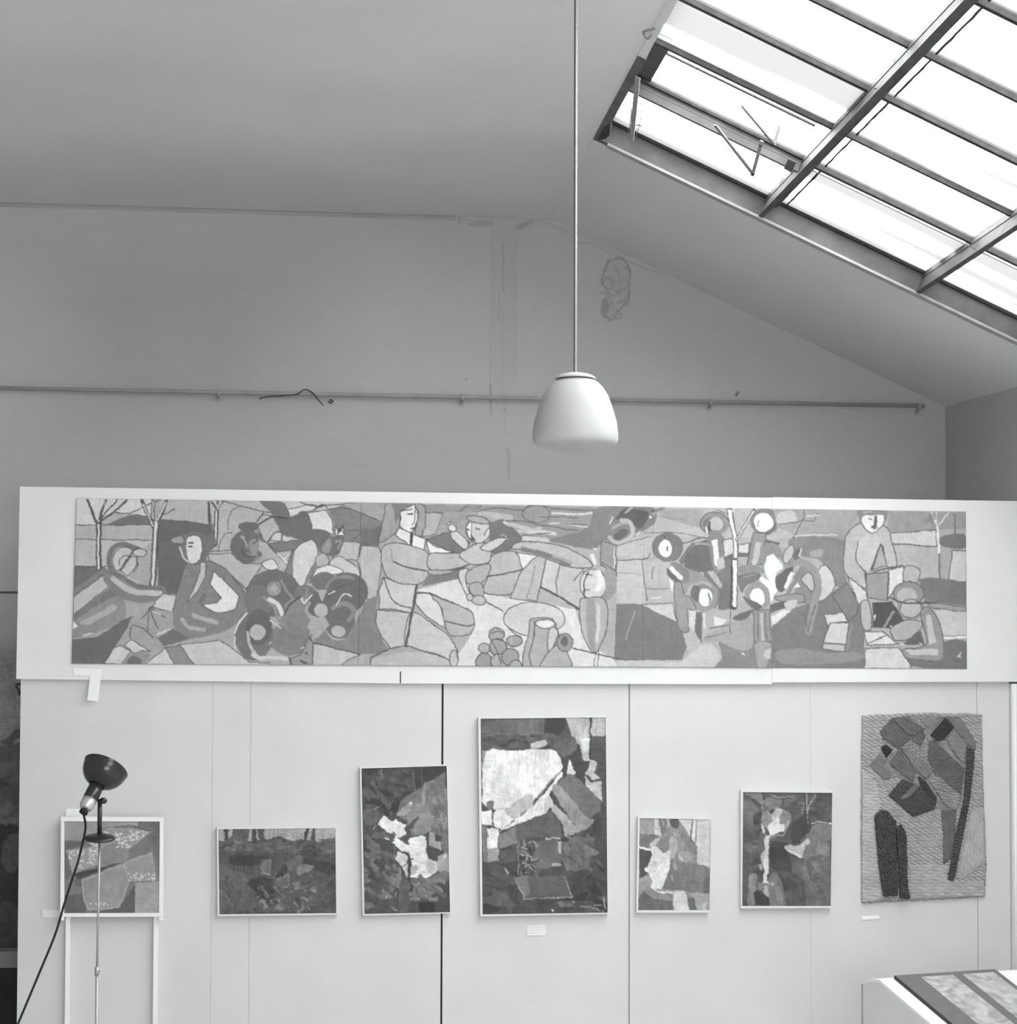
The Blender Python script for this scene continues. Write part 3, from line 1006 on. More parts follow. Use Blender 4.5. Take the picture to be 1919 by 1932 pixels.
a.S(100, "1275 530 1290 450 1330 390 1380 370", 8).S(100, "1355 350 1355 270 1390 190 1445 155", 7)
a.S(100, "1200 525 1380 515", 9).S(D, "1310 110 1500 160 1700 210", 7)
for p, w in (("270 285 200 100", 20), ("292 275 350 100", 20), ("300 265 440 100", 13), ("300 280 410 210 520 105", 16), ("420 205 540 215 640 170 715 130", 8),
             ("290 280 292 660", 46)):
    a.S(88, p, w, 0)
a.S(205, "288 300 290 665", 16, 0).S(205, "330 230 345 110", 7, 0)
a.S(88, "765 290 752 520 735 800", 50, 0).S(88, "752 340 645 105", 26, 0).S(88, "775 290 850 110", 28, 0).S(88, "742 280 737 100", 26, 0)
a.S(88, "810 225 910 180", 9, 0).S(88, "680 150 720 125 800 100", 9)
a.S(205, "765 280 750 520 733 800", 22, 0).S(205, "745 320 660 140", 10, 0).S(205, "775 270 845 120", 12, 0).S(205, "741 260 738 105", 10, 0)
a.S(88, "1197 115 1205 290", 22, 0).S(88, "1262 190 1250 470", 36, 0).S(88, "1262 190 1315 108", 20, 0).S(88, "1262 180 1225 120", 16, 0).S(88, "1268 140 1272 108", 14, 0)
a.S(205, "1262 195 1250 460", 13, 0).S(205, "1264 185 1305 118", 7, 0)
# reclining reader
a.F(126, "80 840 340 660 390 690 85 900", 0, 0)
a.F(180, "80 905 370 690 420 760 360 830 80 1050", D, 0)
a.F(120, "75 1055 380 830 450 890 80 1115", 0, 0)
a.F(138, "75 1115 450 880 510 980 500 1075 400 1145 70 1240", 0)
a.F(166, "140 1105 330 1010 400 960 430 1000 300 1080 200 1130", 0)
a.F(220, "73 1095 125 1140 73 1168", 0, 0)
a.F(106, "70 1250 280 1230 500 1080 580 1050 480 1240 420 1310 340 1445 70 1448", 0, 0)
a.S(215, "160 1215 240 1200", 9, 0)
a.S(128, "375 720 450 815 560 880 680 890 790 862", 120).S(182, "400 735 480 805 600 858 790 868", 46)
a.S(118, "400 690 375 600 400 510 470 465 540 478 640 515", 46)
a.S(118, "395 690 480 735 600 805 800 832", 38)
a.F(186, "410 620 420 540 500 490 570 520 540 580 470 670 430 680", D)
a.F(184, "560 565 612 570 605 640 530 732 470 690", D, 0)
a.E(182, 632, 532, 56, 34, D)
a.S(88, "460 690 580 510 650 500", 8).S(88, "460 640 470 580 520 560 545 570", 7).S(88, "605 580 615 640 580 690", 7)
a.F(190, "740 980 760 930 820 872 945 895 900 1028 745 985", D, 0)
# seated reader in a dark coat
a.F(128, "1010 640 1100 600 1200 600 1330 670 1490 850 1510 900 1500 1010 1440 1100 1300 1190 1010 1245 930 1180 890 1060 940 900", 0)
a.S(100, "1180 600 1330 670 1490 860", 9).S(100, "1000 650 950 780 930 900 900 1030", 9)
a.F(182, "1130 610 1178 610 1165 740 1100 860 1020 948 1060 850 1120 700", D, 0)
a.F(214, "1235 685 1300 740 1445 890 1420 1000 1330 1032 1240 1020 1130 965 1260 950 1302 905 1210 800", D, 0)
a.E(114, 1085, 500, 118, 140)
a.E(112, 1215, 440, 40, 60)
a.F(205, "1020 410 1110 398 1140 470 1125 590 1060 632 1022 590 1010 500", D)
a.F(118, "980 400 1015 405 1010 560 1025 610 985 570", 0)
a.F(150, "880 440 930 405 985 402 988 462 930 460", D)
a.S(60, "1030 455 1065 453", 12, 0).S(60, "1030 488 1058 486", 12, 0)
a.S(185, "960 480 985 570 1030 615", 16)
a.S(165, "975 1075 1030 1145 1160 1165", 34).S(165, "1060 1040 1140 1080 1260 1112", 34)
a.S(108, "1120 960 1150 880 1170 900 1130 940", 14)
# stones and grass
a.F(154, "480 1250 560 1070 700 1000 900 1020 900 1150 800 1190 770 1250 840 1325 720 1350 560 1250", 0, 0)
a.F(110, "770 1240 900 1160 1040 1240 830 1312", 0, 0)
a.F(196, "340 1442 410 1320 470 1300 555 1350 470 1455", D, 0)
a.F(194, "500 1300 560 1250 720 1350 640 1340 580 1358", D, 0)
a.F(140, "470 1455 580 1352 640 1340 720 1370 660 1458", 0, 0)
a.F(110, "520 1440 570 1380 630 1400 640 1450", 0)
a.F(192, "670 1458 840 1318 920 1458", D, 0)
a.F(134, "840 1320 950 1295 1090 1458 920 1460", D, 0)
a.F(186, "950 1290 1290 1258 1420 1350 1540 1440 1700 1440 1700 1475 1085 1462", D, 0)
for p in ("720 980 700 1060 695 1180", "725 985 740 1080 785 1160", "730 980 770 1030 830 1070", "715 985 670 1050 640 1080", "550 1140 555 1230", "560 1130 640 1150 740 1230"):
    a.S(96, p, 9)
a.S(215, "770 1212 880 1160", 9, 0).S(210, "740 1010 800 1050", 7, 0)
# --- crowd of dark round figures
a = A.frame(420, 920, 4.361)
a.F(186, "470 108 1130 115 990 150 870 180 740 190 560 240 500 160", 0, 0)
a.F(168, "270 290 330 215 420 240 470 330 500 375 370 450 350 450 300 340", D, 0)
a.F(112, "310 108 490 115 540 180 552 248 430 240 380 190", 0)
a.F(198, "535 180 600 165 720 135 780 155 740 190 660 200 560 246", D, 0)
a.S(D, "640 118 790 160 850 150 1100 120", 9).S(D, "740 190 830 145 870 180", 9)
a.F(106, "430 250 560 246 650 193 705 210 720 280 752 370 740 432 640 425 500 385 460 320", 0)
a.F(122, "870 180 1000 135 1120 170 1320 285 1290 480 1150 480 1000 430 920 390 910 270", 0, 0)
a.F(150, "980 150 1130 120 1380 128 1330 285 1120 195", 0, 0)
a.F(106, "1140 370 1310 300 1290 482 1150 478", 0, 0)
a.S(D, "870 180 1000 170 1120 200 1320 288", 8)
a.S(100, "1010 355 1130 350 1200 325 1120 390 1080 430", 9)
a.F(204, "700 210 850 182 900 260 912 392 860 360 740 345 728 280", D, 0)
a.F(200, "925 310 960 370 990 315 1005 390 935 400", D, 0, 6)
a.S(60, "950 390 990 320", 10, 0).S(60, "950 330 1000 380", 8, 0)
a.F(118, "380 460 640 432 735 430 600 512 450 532", D, 0)
a.F(190, "395 430 440 370 490 370 500 435", D)
a.F(186, "500 390 580 425 500 435", 0, 0)
a.S(D, "280 280 335 205", 9, 0).S(80, "290 310 360 260 440 240 530 255", 14).S(D, "370 450 420 380 480 360 490 430", 8)
a.F(108, "740 345 860 355 900 400 1000 400 1000 480 940 550 870 565 820 545 760 480", 0)
a.F(140, "820 520 860 430 900 420 880 540", 0).S(150, "930 450 980 440 950 500", 12)
a.E(108, 205, 480, 140, 138); a.E(104, 215, 322, 82, 42)
a.F(142, "220 450 300 415 345 480 280 540 310 600 250 570", 0)
a.S(150, "150 400 190 440 200 480", 20).S(96, "160 500 190 560 270 570", 16).S(170, "160 395 185 410", 9, 0).S(150, "190 540 240 560", 9)
a.S(96, "270 400 290 430 250 460", 14)
a.F(168, "310 440 360 460 540 640 480 680 370 580 300 520", 0, 0)
a.S(D, "280 340 370 460 540 640", 8)
a.F(200, "325 620 410 585 460 640 450 672 370 672", D)
a.S(200, "455 540 530 620", 14, 0).S(200, "560 540 510 590", 9, 0)
a.F(124, "520 690 570 530 600 510 580 640 575 740 540 720", D, 0)
a.F(194, "600 510 735 430 785 535 760 620 700 760 650 832 590 800 578 640", D)
a.F(176, "1000 440 1140 455 1110 600 900 570 955 545", D, 0)
a.F(126, "650 830 740 640 780 650 700 790", 0, 0)
a.E(166, 820, 602, 60, 62, D)
a.F(184, "880 640 960 560 1100 650 1140 720 1135 810 960 690", D)
a.F(204, "720 785 770 680 880 640 1000 690 900 720 790 710", D)
a.F(174, "1150 480 1290 490 1312 560 1300 720 1270 915 1200 925 1140 850 1145 700 1110 600", D, 0)
a.E(106, 420, 870, 225, 195)
a.E(116, 300, 930, 120, 130)
a.E(124, 560, 1240, 180, 140)
a.E(112, 260, 1210, 160, 215)
a.E(128, 600, 1060, 120, 150)
a.E(100, 300, 1150, 110, 150)
a.E(112, 830, 770, 100, 75)
a.E(116, 680, 860, 90, 60)
a.E(102, 1030, 860, 170, 165)
a.E(106, 960, 1080, 130, 160)
a.E(102, 800, 960, 110, 110)
a.S(126, "850 830 900 760 1000 730 1080 740", 30).S(130, "900 1000 1000 950 1080 1010 1040 1090", 40).S(90, "880 900 960 820 1060 790", 14)
a.S(132, "480 760 540 860 600 940", 24).S(88, "500 1060 560 960 640 900", 16).S(136, "330 900 420 980 460 1080 520 1140", 26)
a.S(130, "700 820 690 900 620 950", 22).S(150, "720 940 690 1000 710 1060", 26)
a.E(150, 425, 830, 58, 60); a.S(104, "370 830 425 775 480 830", 7); a.E(168, 425, 835, 24, 26)
a.E(174, 290, 1190, 66, 62); a.E(170, 810, 1010, 56, 58); a.E(166, 955, 1180, 60, 46)
a.F(160, "790 850 850 850 830 930 810 910", 0)
a.S(198, "375 915 450 960 490 1040", 38).S(104, "440 900 490 950 520 1010", 8)
a.S(206, "100 1200 130 1120 200 1030", 16).S(174, "205 1180 235 1320 310 1410", 24).S(190, "250 1370 290 1400 400 1395 540 1410", 34)
a.S(206, "105 1220 105 1340", 8).S(206, "655 905 670 950 740 880", 12).S(210, "940 970 1000 875 1060 890", 9).S(210, "1140 1030 1190 930", 10).S(206, "870 880 930 850", 9, 0)
a.S(200, "380 1290 400 1270", 8, 0).S(190, "390 1090 480 1150", 12).S(200, "640 1330 700 1300", 8)
a.F(126, "1190 930 1270 912 1265 1100 1330 1280 1375 1335 1150 1372 770 1272 830 1170 900 1245 1000 1240 1080 1130 1130 1040", 0)
a.F(158, "720 1190 840 1060 880 1130 780 1240 720 1260", 0, 0)
a.F(180, "750 1280 1130 1375 1000 1440 970 1478 740 1475", D, 0)
a.F(146, "570 1400 650 1370 720 1220 745 1270 740 1475 555 1475", D, 0)
a.S(88, "640 1420 690 1440", 18, 0).S(88, "550 1390 575 1475", 12, 0).S(90, "680 1360 700 1365", 14, 0)
a.S(D, "740 1210 750 1270 1130 1372", 9)
# --- mother and child, reclining man
a = A.frame(700, 920, 3.838)
a.F(152, "375 122 1640 140 1640 420 380 420", 0, 0)
a.F(138, "380 122 810 125 740 175 395 182", 0, 0)
a.F(166, "395 182 522 186 470 340 370 360", D, 0)
a.F(148, "522 186 720 190 690 300 600 330 470 340", 0, 0)
a.F(112, "400 375 580 320 720 400 640 480 590 470", D, 0)
a.F(108, "850 250 960 228 1110 370 1020 450 880 480 860 400", 0, 0)
a.F(138, "790 128 1640 142 1560 320 1300 385 1100 335 1000 235 760 190", 0, 0)
a.S(186, "960 245 1100 290 1330 335", 26).S(190, "1310 185 1480 190 1640 185", 13).S(184, "1290 262 1420 262 1570 285", 12)
a.S(166, "780 180 900 200 1010 215", 38).S(182, "1100 360 1290 385", 30).S(176, "1060 310 1200 330", 16).S(170, "980 250 1150 300 1230 290", 20)
a.E(140, 1200, 190, 100, 62, D, 0, 6)
for p in ("1110 180 1150 130 1300 140", "1300 150 1640 170", "1220 210 1500 215", "1180 260 1400 300 1500 310", "960 240 1100 245 1260 280", "760 175 900 150 1100 165", "640 170 700 130", "740 175 800 130", "1090 345 1300 330", "1370 260 1560 265"):
    a.S(90, p, 6)
a.F(196, "330 745 640 660 830 770 960 790 1480 880 1520 1000 1560 1120 1760 1245 1810 1320 560 1320 640 1200 740 1050", 0, 0)
a.F(120, "1640 145 1919 150 1919 350 1830 330 1760 380 1690 380 1610 450 1500 430 1400 410 1290 375 1560 300", 0)
a.F(174, "870 495 1030 458 1200 480 1350 560 1540 590 1545 820 1500 885 1240 730 1100 610 1080 700 1000 775 820 760", 0, 0)
a.F(204, "1055 468 1210 495 1095 595", D, 0)
a.F(166, "870 498 1035 462 1090 575 1060 690 1000 775 825 755 850 640", D)
a.S(90, "840 640 960 625 1100 595", 11)
a.F(182, "1270 515 1380 560 1340 680 1360 790 1230 720", D, 0)
a.F(168, "1210 495 1270 512 1230 700 1205 820 1120 815 1010 800 1090 600", D, 0)
a.S(140, "1190 560 1160 700 1130 800", 12)
a.F(176, "1370 560 1540 590 1545 820 1500 885 1350 780 1340 680", D, 0)
a.S(88, "1230 720 1370 790 1505 880", 14)
a.F(170, "1020 440 1060 395 1200 393 1400 430 1550 500 1605 575 1450 575 1250 490 1100 450", D)
a.S(116, "1085 445 1250 480 1430 555", 36)
a.S(150, "1320 495 1450 545", 22, 0)
a.F(138, "1665 400 1775 425 1785 640 1665 560", D, 0)
a.E(188, 1612, 700, 96, 112, D)
a.F(140, "1690 600 1760 610 1785 700 1740 800 1660 830 1700 720", 0)
a.S(205, "1600 480 1620 540", 30, 0).S(206, "1640 600 1670 680 1640 740", 38).S(70, "1580 610 1545 680 1550 740 1545 790", 9).S(70, "1555 630 1600 630", 8, 0).S(70, "1540 740 1580 740", 8)
a.S(D, "1470 680 1500 640 1530 610", 7)
a.F(162, "1510 830 1560 800 1690 810 1715 980 1650 1170 1600 1180 1530 1040", D)
a.F(142, "1560 830 1620 830 1625 1170 1575 1090", 0)
a.S(188, "1645 850 1650 980 1640 1110", 24).S(D, "1625 1180 1620 1300", 6, 0).S(D, "1650 1170 1645 1300", 6, 0)
# mother
a.F(150, "130 112 370 116 398 220 370 345 320 330 345 200 310 130 220 180 200 300 80 395 65 360 95 210", D)
a.F(212, "218 172 300 130 322 118 348 220 302 325 240 312 213 270", D, 0)
a.F(120, "150 115 330 118 225 175 180 260 170 180", 0, 0)
a.S(120, "345 180 340 240", 10, 0)
a.S(60, "225 168 300 160", 8, 0).S(60, "265 195 305 190", 9, 0).S(70, "322 120 318 240 300 270", 6).S(60, "290 300 325 290", 9, 0)
a.F(212, "203 288 300 330 310 340 395 375 385 452 290 424 178 340", D, 0)
a.S(75, "300 330 290 425", 20, 0)
a.F(212, "395 380 480 430 605 466 430 478", D, 0)
a.F(172, "76 470 130 405 250 408 400 460 432 560 400 660 330 705 200 690 100 620", D)
a.S(88, "160 540 280 585 400 600", 12).S(150, "150 440 160 540", 12)
a.F(186, "90 650 200 690 330 705 330 800 300 905 150 880 60 880 60 760", D, 0)
a.S(D, "95 650 130 760 190 840 290 870", 9)
a.F(178, "45 885 290 905 252 1152 150 1165 80 1085 38 980", D, 0)
a.F(182, "290 905 440 980 560 1070 630 1190 620 1290 560 1245 430 1192 250 1152", D)
a.F(172, "0 1232 150 1164 270 1150 400 1188 575 1250 600 1310 0 1310", D, 0)
a.F(156, "0 1232 150 1160 260 1148 400 1185 430 1200 260 1190 60 1225", 0)
a.S(90, "0 1232 150 1164 270 1150 430 1200", 9)
a.E(176, 602, 1240, 30, 62, D)
a.F(196, "335 770 440 780 500 860 530 965 540 1010 440 960 330 850", D)
a.F(164, "440 778 600 838 720 890 752 970 715 1060 580 1072 530 965 510 870", D)
a.S(D, "530 968 700 1000 745 985", 9)
a.S(88, "335 700 300 905 252 1150", 18, 0)
a.S(88, "340 765 450 775 600 840", 12)
a.F(116, "425 635 640 590 650 660 365 715", 0, 0)
a.F(170, "430 482 640 472 760 440 870 470 700 560 560 600 430 592", D)
a.F(158, "430 595 600 600 700 560 560 625 430 628", D)
# child
a.F(176, "640 490 700 440 800 395 865 425 872 470 850 545 720 552", D)
a.F(186, "575 330 620 318 705 400 685 445 610 395", D)
a.E(196, 592, 292, 30, 28, D)
for x, y in ((570, 262), (585, 256), (600, 258), (613, 268), (560, 280)):
    a.E(200, x, y, 7, 10, D, 0, 5)
a.F(184, "800 425 880 380 940 365 985 375 960 405 870 460 810 450", D)
for x, y in ((945, 345), (962, 340), (978, 352), (988, 372)):
    a.E(200, x, y, 7, 12, D, 0, 5)
a.E(184, 778, 305, 88, 96, D)
a.F(212, "692 285 722 238 735 250 728 340 740 388 705 350", D, 0, 5)
a.F(162, "700 205 800 212 862 250 820 262 720 240", D)
a.S(70, "700 300 715 310", 9, 0).S(80, "760 295 790 300", 9, 0).S(70, "725 345 760 385 730 370", 8).S(D, "820 350 850 290 870 310", 7)
a.F(188, "640 600 705 588 690 690 725 772 690 775 650 685", D)
a.F(160, "700 600 860 552 852 625 795 695 700 695", D)
a.F(160, "712 702 800 692 822 765 800 792 740 772", D)
a.E(172, 785, 816, 52, 36, D)
a.E(176, 718, 792, 26, 26, D)
a.S(D, "830 825 900 860 960 900", 8)
# jug, dish, fruit
a.E(184, 1185, 950, 222, 122, D)
a.S(D, "985 1000 1030 1050 1090 1080", 7)
a.F(160, "1150 965 1190 945 1300 945 1335 980 1362 1080 1330 1150 1270 1215 1240 1312 1108 1312 1115 1150 1145 1060", D)
a.F(182, "1290 1030 1330 1010 1355 1070 1285 1200", D)
a.E(204, 1262, 985, 72, 32, D)
a.S(D, "1185 960 1180 1080 1150 1200 1160 1300", 8)
for x, y, rx, ry, g in ((912, 1068, 58, 52, 150), (1040, 1112, 56, 40, 150), (822, 1165, 42, 38, 160), (825, 1262, 62, 62, 142), (922, 1155, 62, 60, 148), (935, 1260, 64, 60, 160), (1010, 1225, 62, 62, 146), (1050, 1290, 44, 40, 158)):
    a.E(g, x, y, rx, ry, D, 0, 8)
a.S(D, "880 1120 920 1200 950 1280", 7).S(D, "900 1100 960 1110 990 1150", 7).S(D, "870 1060 920 1040 960 1060", 7)
a.F(160, "1265 1220 1365 1135 1440 1230 1440 1315 1235 1315", D)
a.E(138, 1408, 1122, 56, 66, D); a.E(100, 1405, 1115, 26, 38)
a.S(84, "1465 1160 1600 1195 1850 1250 1919 1252", 10)
# --- children sketching
a = A.frame(1080, 920, 4.361)
a.F(166, "660 165 1919 165 1919 430 680 400", 0, 0)
a.F(150, "760 175 1080 180 1060 330 700 240", 0, 0)
a.S(120, "600 370 860 370 1060 410", 8).S(120, "730 245 940 260", 5)
a.F(172, "375 480 660 395 660 585 375 602", 0, 0)
a.F(176, "372 602 600 592 606 952 368 948", 0, 0)
a.F(166, "585 600 790 600 835 880 820 945 600 945", 0, 0)
a.F(120, "240 165 660 165 685 280 560 370 480 405 380 475 250 440 180 500 95 465 85 350 200 290", 0)
a.F(90, "370 235 440 170 600 190 630 240 560 335 490 290 360 260", 0)
a.S(166, "300 400 370 455 470 420 500 340 470 280 400 270", 34).E(96, 400, 385, 66, 34, 0, -0.5).S(150, "330 340 400 300 450 290", 22)
a.S(205, "310 300 335 240", 8, 0).S(205, "170 500 200 505", 12, 0).S(150, "430 210 490 165", 20, 0).S(205, "520 390 560 360", 9, 0).S(140, "660 220 760 170", 20, 0).S(90, "640 200 740 165", 9, 0).S(205, "635 240 650 240", 14, 0)
a.S(140, "240 440 300 440", 10, 0).F(140, "238 440 365 472 362 690 230 610", D, 0).S(205, "352 490 352 660", 7, 0)
a.S(D, "375 602 600 585 640 540", 9).S(D, "570 600 600 820 620 930", 7).S(D, "370 480 650 400", 6, 0).S(120, "600 830 790 835", 8, 0).S(D, "655 750 660 690 680 650", 7).S(130, "380 700 570 715", 5)
a.S(150, "720 640 720 820", 6, 0).S(205, "650 910 740 900", 8)
a.F(182, "560 962 825 952 865 1112", D, 0)
a.F(114, "366 962 560 962 865 1112 905 1200 945 1300 905 1420 420 1418 348 1392", 0, 0)
a.F(178, "366 1420 900 1432 1050 1300 1150 1280 1235 1400 1150 1500 366 1500", 0, 0)
a.S(160, "440 1255 515 1010", 7, 0)
a.F(166, "925 1190 1010 1150 1060 1290 1000 1320 940 1300", 0)
a.F(124, "1150 1500 1235 1400 1200 1250 1340 1250 1500 1250 1660 1160 1919 1150 1919 1500", 0, 0)
a.F(150, "1060 1260 1320 1100 1480 1080 1480 1300 1380 1340 1200 1270", 0)
a.F(112, "1080 690 1330 560 1325 1005 1200 1005 1210 870 1090 730", 0, 0)
a.F(160, "1085 668 1140 650 1240 800 1220 832", 0, 0)
a.F(140, "870 640 960 620 1080 720 1180 850 1200 900 1000 790 930 870 890 800", 0)
a.E(114, 785, 490, 128, 122)
a.F(120, "880 600 990 460 1100 440 1000 510 900 625", D, 0)
a.F(104, "980 500 1130 432 1185 650 1080 695 920 640", 0)
a.S(150, "1010 462 1120 460", 16).S(D, "900 460 960 450 1060 410 1120 415", 10)
a.E(214, 770, 502, 56, 72); a.S(70, "785 480 788 520", 10, 0).S(90, "750 390 765 420", 8, 0)
a.F(124, "850 610 960 690 965 775 890 780 800 660", 0)
a.F(100, "780 660 870 755 855 785 785 720", 0)
a.S(206, "805 655 895 745", 40, 0).F(204, "795 750 838 790 822 862", 0, 0)
a.E(130, 1172, 292, 118, 92, D); a.E(112, 1130, 300, 50, 60); a.E(168, 1180, 298, 62, 58)
a.S(205, "1105 320 1112 370", 16, 0).S(70, "1130 280 1132 350", 14, 0).S(140, "1250 250 1290 310 1230 370", 18)
a.F(126, "1120 400 1245 400 1255 650 1170 690", 0); a.S(210, "1170 430 1195 630", 42, 0)
a.F(170, "1190 600 1250 560 1260 650 1200 680", 0, 0)
a.F(188, "1240 430 1335 420 1335 560 1250 585", D, 0)
a.F(188, "1370 470 1465 458 1450 545 1362 552", D, 0)
a.S(104, "1255 590 1340 560 1450 550", 34)
a.S(88, "1290 170 1340 400 1350 570", 44, 0).S(206, "1290 180 1340 400 1348 570", 28, 0)
a.S(88, "1350 440 1500 180", 26, 0).S(200, "1352 435 1495 190", 12, 0).S(190, "1310 200 1330 175", 14, 0).S(100, "1270 215 1190 180", 8, 0)
a.S(80, "1338 590 1333 985", 50, 0).S(210, "1340 600 1336 970", 32, 0).S(80, "1308 650 1300 1200", 7, 0)
a.E(122, 1582, 282, 118, 116); a.E(216, 1575, 286, 78, 80, 0, -0.4); a.S(110, "1540 270 1525 320", 8, 0).S(90, "1690 230 1660 330 1610 380", 10)
a.F(136, "1490 375 1600 375 1560 640 1440 640", D, 0); a.S(174, "1535 450 1505 620", 46, 0)
a.S(100, "1590 440 1700 462", 22, 0)
a.F(134, "1580 480 1690 470 1740 600 1660 560 1600 600 1560 720", 0)
a.F(112, "1370 720 1500 690 1560 740 1440 800 1400 870 1370 800", 0)
a.F(132, "1370 650 1500 640 1600 690 1540 710 1400 740", 0)
a.S(100, "1360 740 1500 705 1560 740 1620 820 1640 900", 12)
a.E(138, 1090, 892, 118, 128); a.F(104, "970 880 1000 800 1055 835 1030 940", 0)
a.S(160, "1010 800 1080 780 1150 810", 18).S(104, "1010 830 1090 815 1160 860", 7)
a.E(214, 1098, 905, 56, 72); a.S(80, "1120 870 1140 920 1130 950", 9)
a.S(100, "1195 860 1200 940 1170 1000", 7)
a.F(140, "840 800 890 780 925 880 970 900 1020 1012 950 1002 960 1182 880 1162 850 960", D)
a.F(186, "970 1010 1022 1010 1010 1182 960 1142", 0, 0)
a.F(106, "1020 1020 1072 1020 1062 1285 1010 1190", 0, 0)
a.F(160, "1070 1022 1300 1002 1300 1142 1130 1155 1080 1152", 0, 0).F(198, "1170 1060 1275 1085 1230 1140 1170 1145", 0, 0)
a.S(190, "1085 1030 1090 1150", 20, 0).S(D, "1130 1160 1290 1130", 9, 0).S(120, "1080 1240 1200 1215 1260 1190", 10)
a.E(138, 1530, 890, 112, 122); a.E(218, 1525, 900, 60, 74, 0, -0.2)
a.S(D, "1560 740 1625 830 1640 930", 9)
a.F(104, "1405 895 1440 905 1560 970 1500 1002", 0)
a.F(138, "1490 1010 1620 1000 1645 1262 1500 1275", D, 0); a.S(172, "1560 1030 1570 1250", 22, 0).S(100, "1530 1020 1535 1260", 6, 0).S(100, "1590 1020 1600 1260", 6, 0)
a.F(104, "1330 1065 1490 1002 1430 1085 1340 1088", 0).F(98, "1625 965 1740 928 1755 985 1630 1035", 0, 0)
a.F(214, "1605 565 1660 548 1735 650 1680 705 1670 790 1712 830 1660 880 1640 952 1618 840 1540 752 1562 728 1625 775 1575 660", 0, 0)
a.F(198, "1640 1062 1740 1000 1832 1012 1800 1080 1650 1127", 0, 0)
a.F(150, "1510 1280 1640 1290 1600 1460 1540 1490 1520 1400", 0)
a.F(178, "1590 1340 1720 1310 1700 1380 1600 1410", 0).S(206, "1650 1330 1710 1320 1690 1360", 8)
a.S(206, "1395 1360 1420 1380", 8, 0).F(150, "1660 1210 1760 1220 1740 1260 1640 1260", 0)
# --- two packers and boxes
a = A.frame(1440, 920, 4.006)
a.F(150, "80 165 735 165 640 345 240 355 100 290", 0, 0)
a.F(178, "110 200 220 170 250 250 120 285", 0)
a.S(D, "120 280 230 265 310 240", 7).S(D, "215 400 260 320 310 220 315 170", 7).S(D, "310 245 380 250 400 205 440 200", 6).S(200, "330 215 440 205", 8, 0)
a.F(146, "300 350 640 345 620 405 240 380", 0, 0)
a.S(206, "240 360 420 358 560 355", 8)
a.F(144, "930 180 1545 190 1535 310 960 335", 0, 0)
a.F(188, "955 345 1312 318 1312 445 980 422", D, 0)
a.F(168, "975 430 1335 452 1332 672 1180 692 1010 580", 0, 0)
a.F(158, "1340 470 1425 470 1400 705 1340 690", 0, 0)
a.F(188, "1432 470 1540 480 1540 712 1402 705", D, 0)
a.F(114, "1350 372 1520 350 1535 455 1350 440", 0)
a.F(116, "1180 690 1340 680 1540 715 1540 892 1220 855", 0, 0)
a.F(150, "1220 860 1540 902 1540 940 1290 912", D, 0)
a.F(184, "1285 918 1540 940 1540 1112 1370 1112", 0, 0)
a.S(D, "985 425 1320 445", 7, 0).S(100, "1450 200 1455 350", 7, 0).S(110, "1330 480 1340 680", 12, 0)
a.S(210, "1360 1138 1550 1128", 16, 0)
a.S(208, "1322 295 1330 490", 18, 0).S(208, "1322 295 1272 180", 9, 0).S(200, "1330 285 1400 195", 10, 0).S(200, "1310 260 1310 180", 7, 0)
for k in range(6):
    a.S(120, [(1220 + 12*k, 260 + 6*(k % 3)), (1260 + 9*k, 200 + 10*(k % 2))], 6, 0)
a.F(126, "240 375 620 402 610 600 640 720 550 745 440 560 300 520 200 470", 0)
a.F(150, "360 480 450 470 440 520 370 525", 0)
a.F(118, "60 1060 250 900 420 860 625 725 770 880 765 1365 60 1370", 0, 0)
a.F(134, "100 1240 300 1220 500 1250 700 1240 740 1300 400 1340 150 1330", 0)
a.F(184, "420 630 485 590 550 740 430 862 410 720", D)
a.E(130, 330, 730, 100, 150)
a.S(140, "165 600 260 562 340 580 402 660 412 780 385 900 345 1090", 56)
a.F(98, "95 690 170 612 235 610 160 780 105 765", 0)
a.F(172, "285 690 350 640 392 730 372 790 330 745", D)
a.S(212, "222 640 175 750", 28, 0).S(128, "285 635 190 790", 30, 0).F(208, "228 762 260 722 282 752", 0, 0)
a.F(172, "150 560 165 480 220 430 235 490 195 560", D).F(104, "235 500 270 450 280 530 230 545", 0).S(206, "290 460 275 520", 8, 0)
a.F(140, "100 822 280 800 322 850 270 872 120 852", D).F(176, "160 872 255 850 240 902 190 922", 0)
a.S(100, "350 880 320 980 345 1095", 7).S(100, "400 880 360 1000 345 1095", 7)
a.F(122, "530 812 640 722 725 882 705 962 650 1005 590 930", D, 0)
a.F(190, "462 962 600 945 648 1012 510 1022 492 1052", D, 0)
a.F(184, "512 1022 652 1022 626 1182 455 1172", D, 0)
a.F(172, "455 1176 622 1186 612 1238 448 1222", D, 0)
a.F(130, "655 1030 685 1040 650 1210 620 1238", 0, 0)
a.F(172, "640 345 700 282 760 270 900 278 960 345 1012 582 940 592 890 420 825 612 775 645 775 762 640 662 608 580 618 430", D)
a.F(182, "715 420 830 338 890 420 815 622 770 622 708 540", 0)
a.S(100, "720 400 705 540 775 640", 8).S(100, "890 420 820 612", 8, 0)
a.F(160, "890 425 940 590 830 620", D, 0)
a.F(190, "640 668 780 782 792 852 720 882", D, 0)
a.F(166, "738 882 800 860 822 1062 758 1062", D)
a.F(208, "742 215 920 205 912 270 860 330 812 338 762 292", D)
a.F(130, "728 168 932 172 925 215 860 190 760 220 750 265 726 260", 0).S(164, "760 190 820 180", 12)
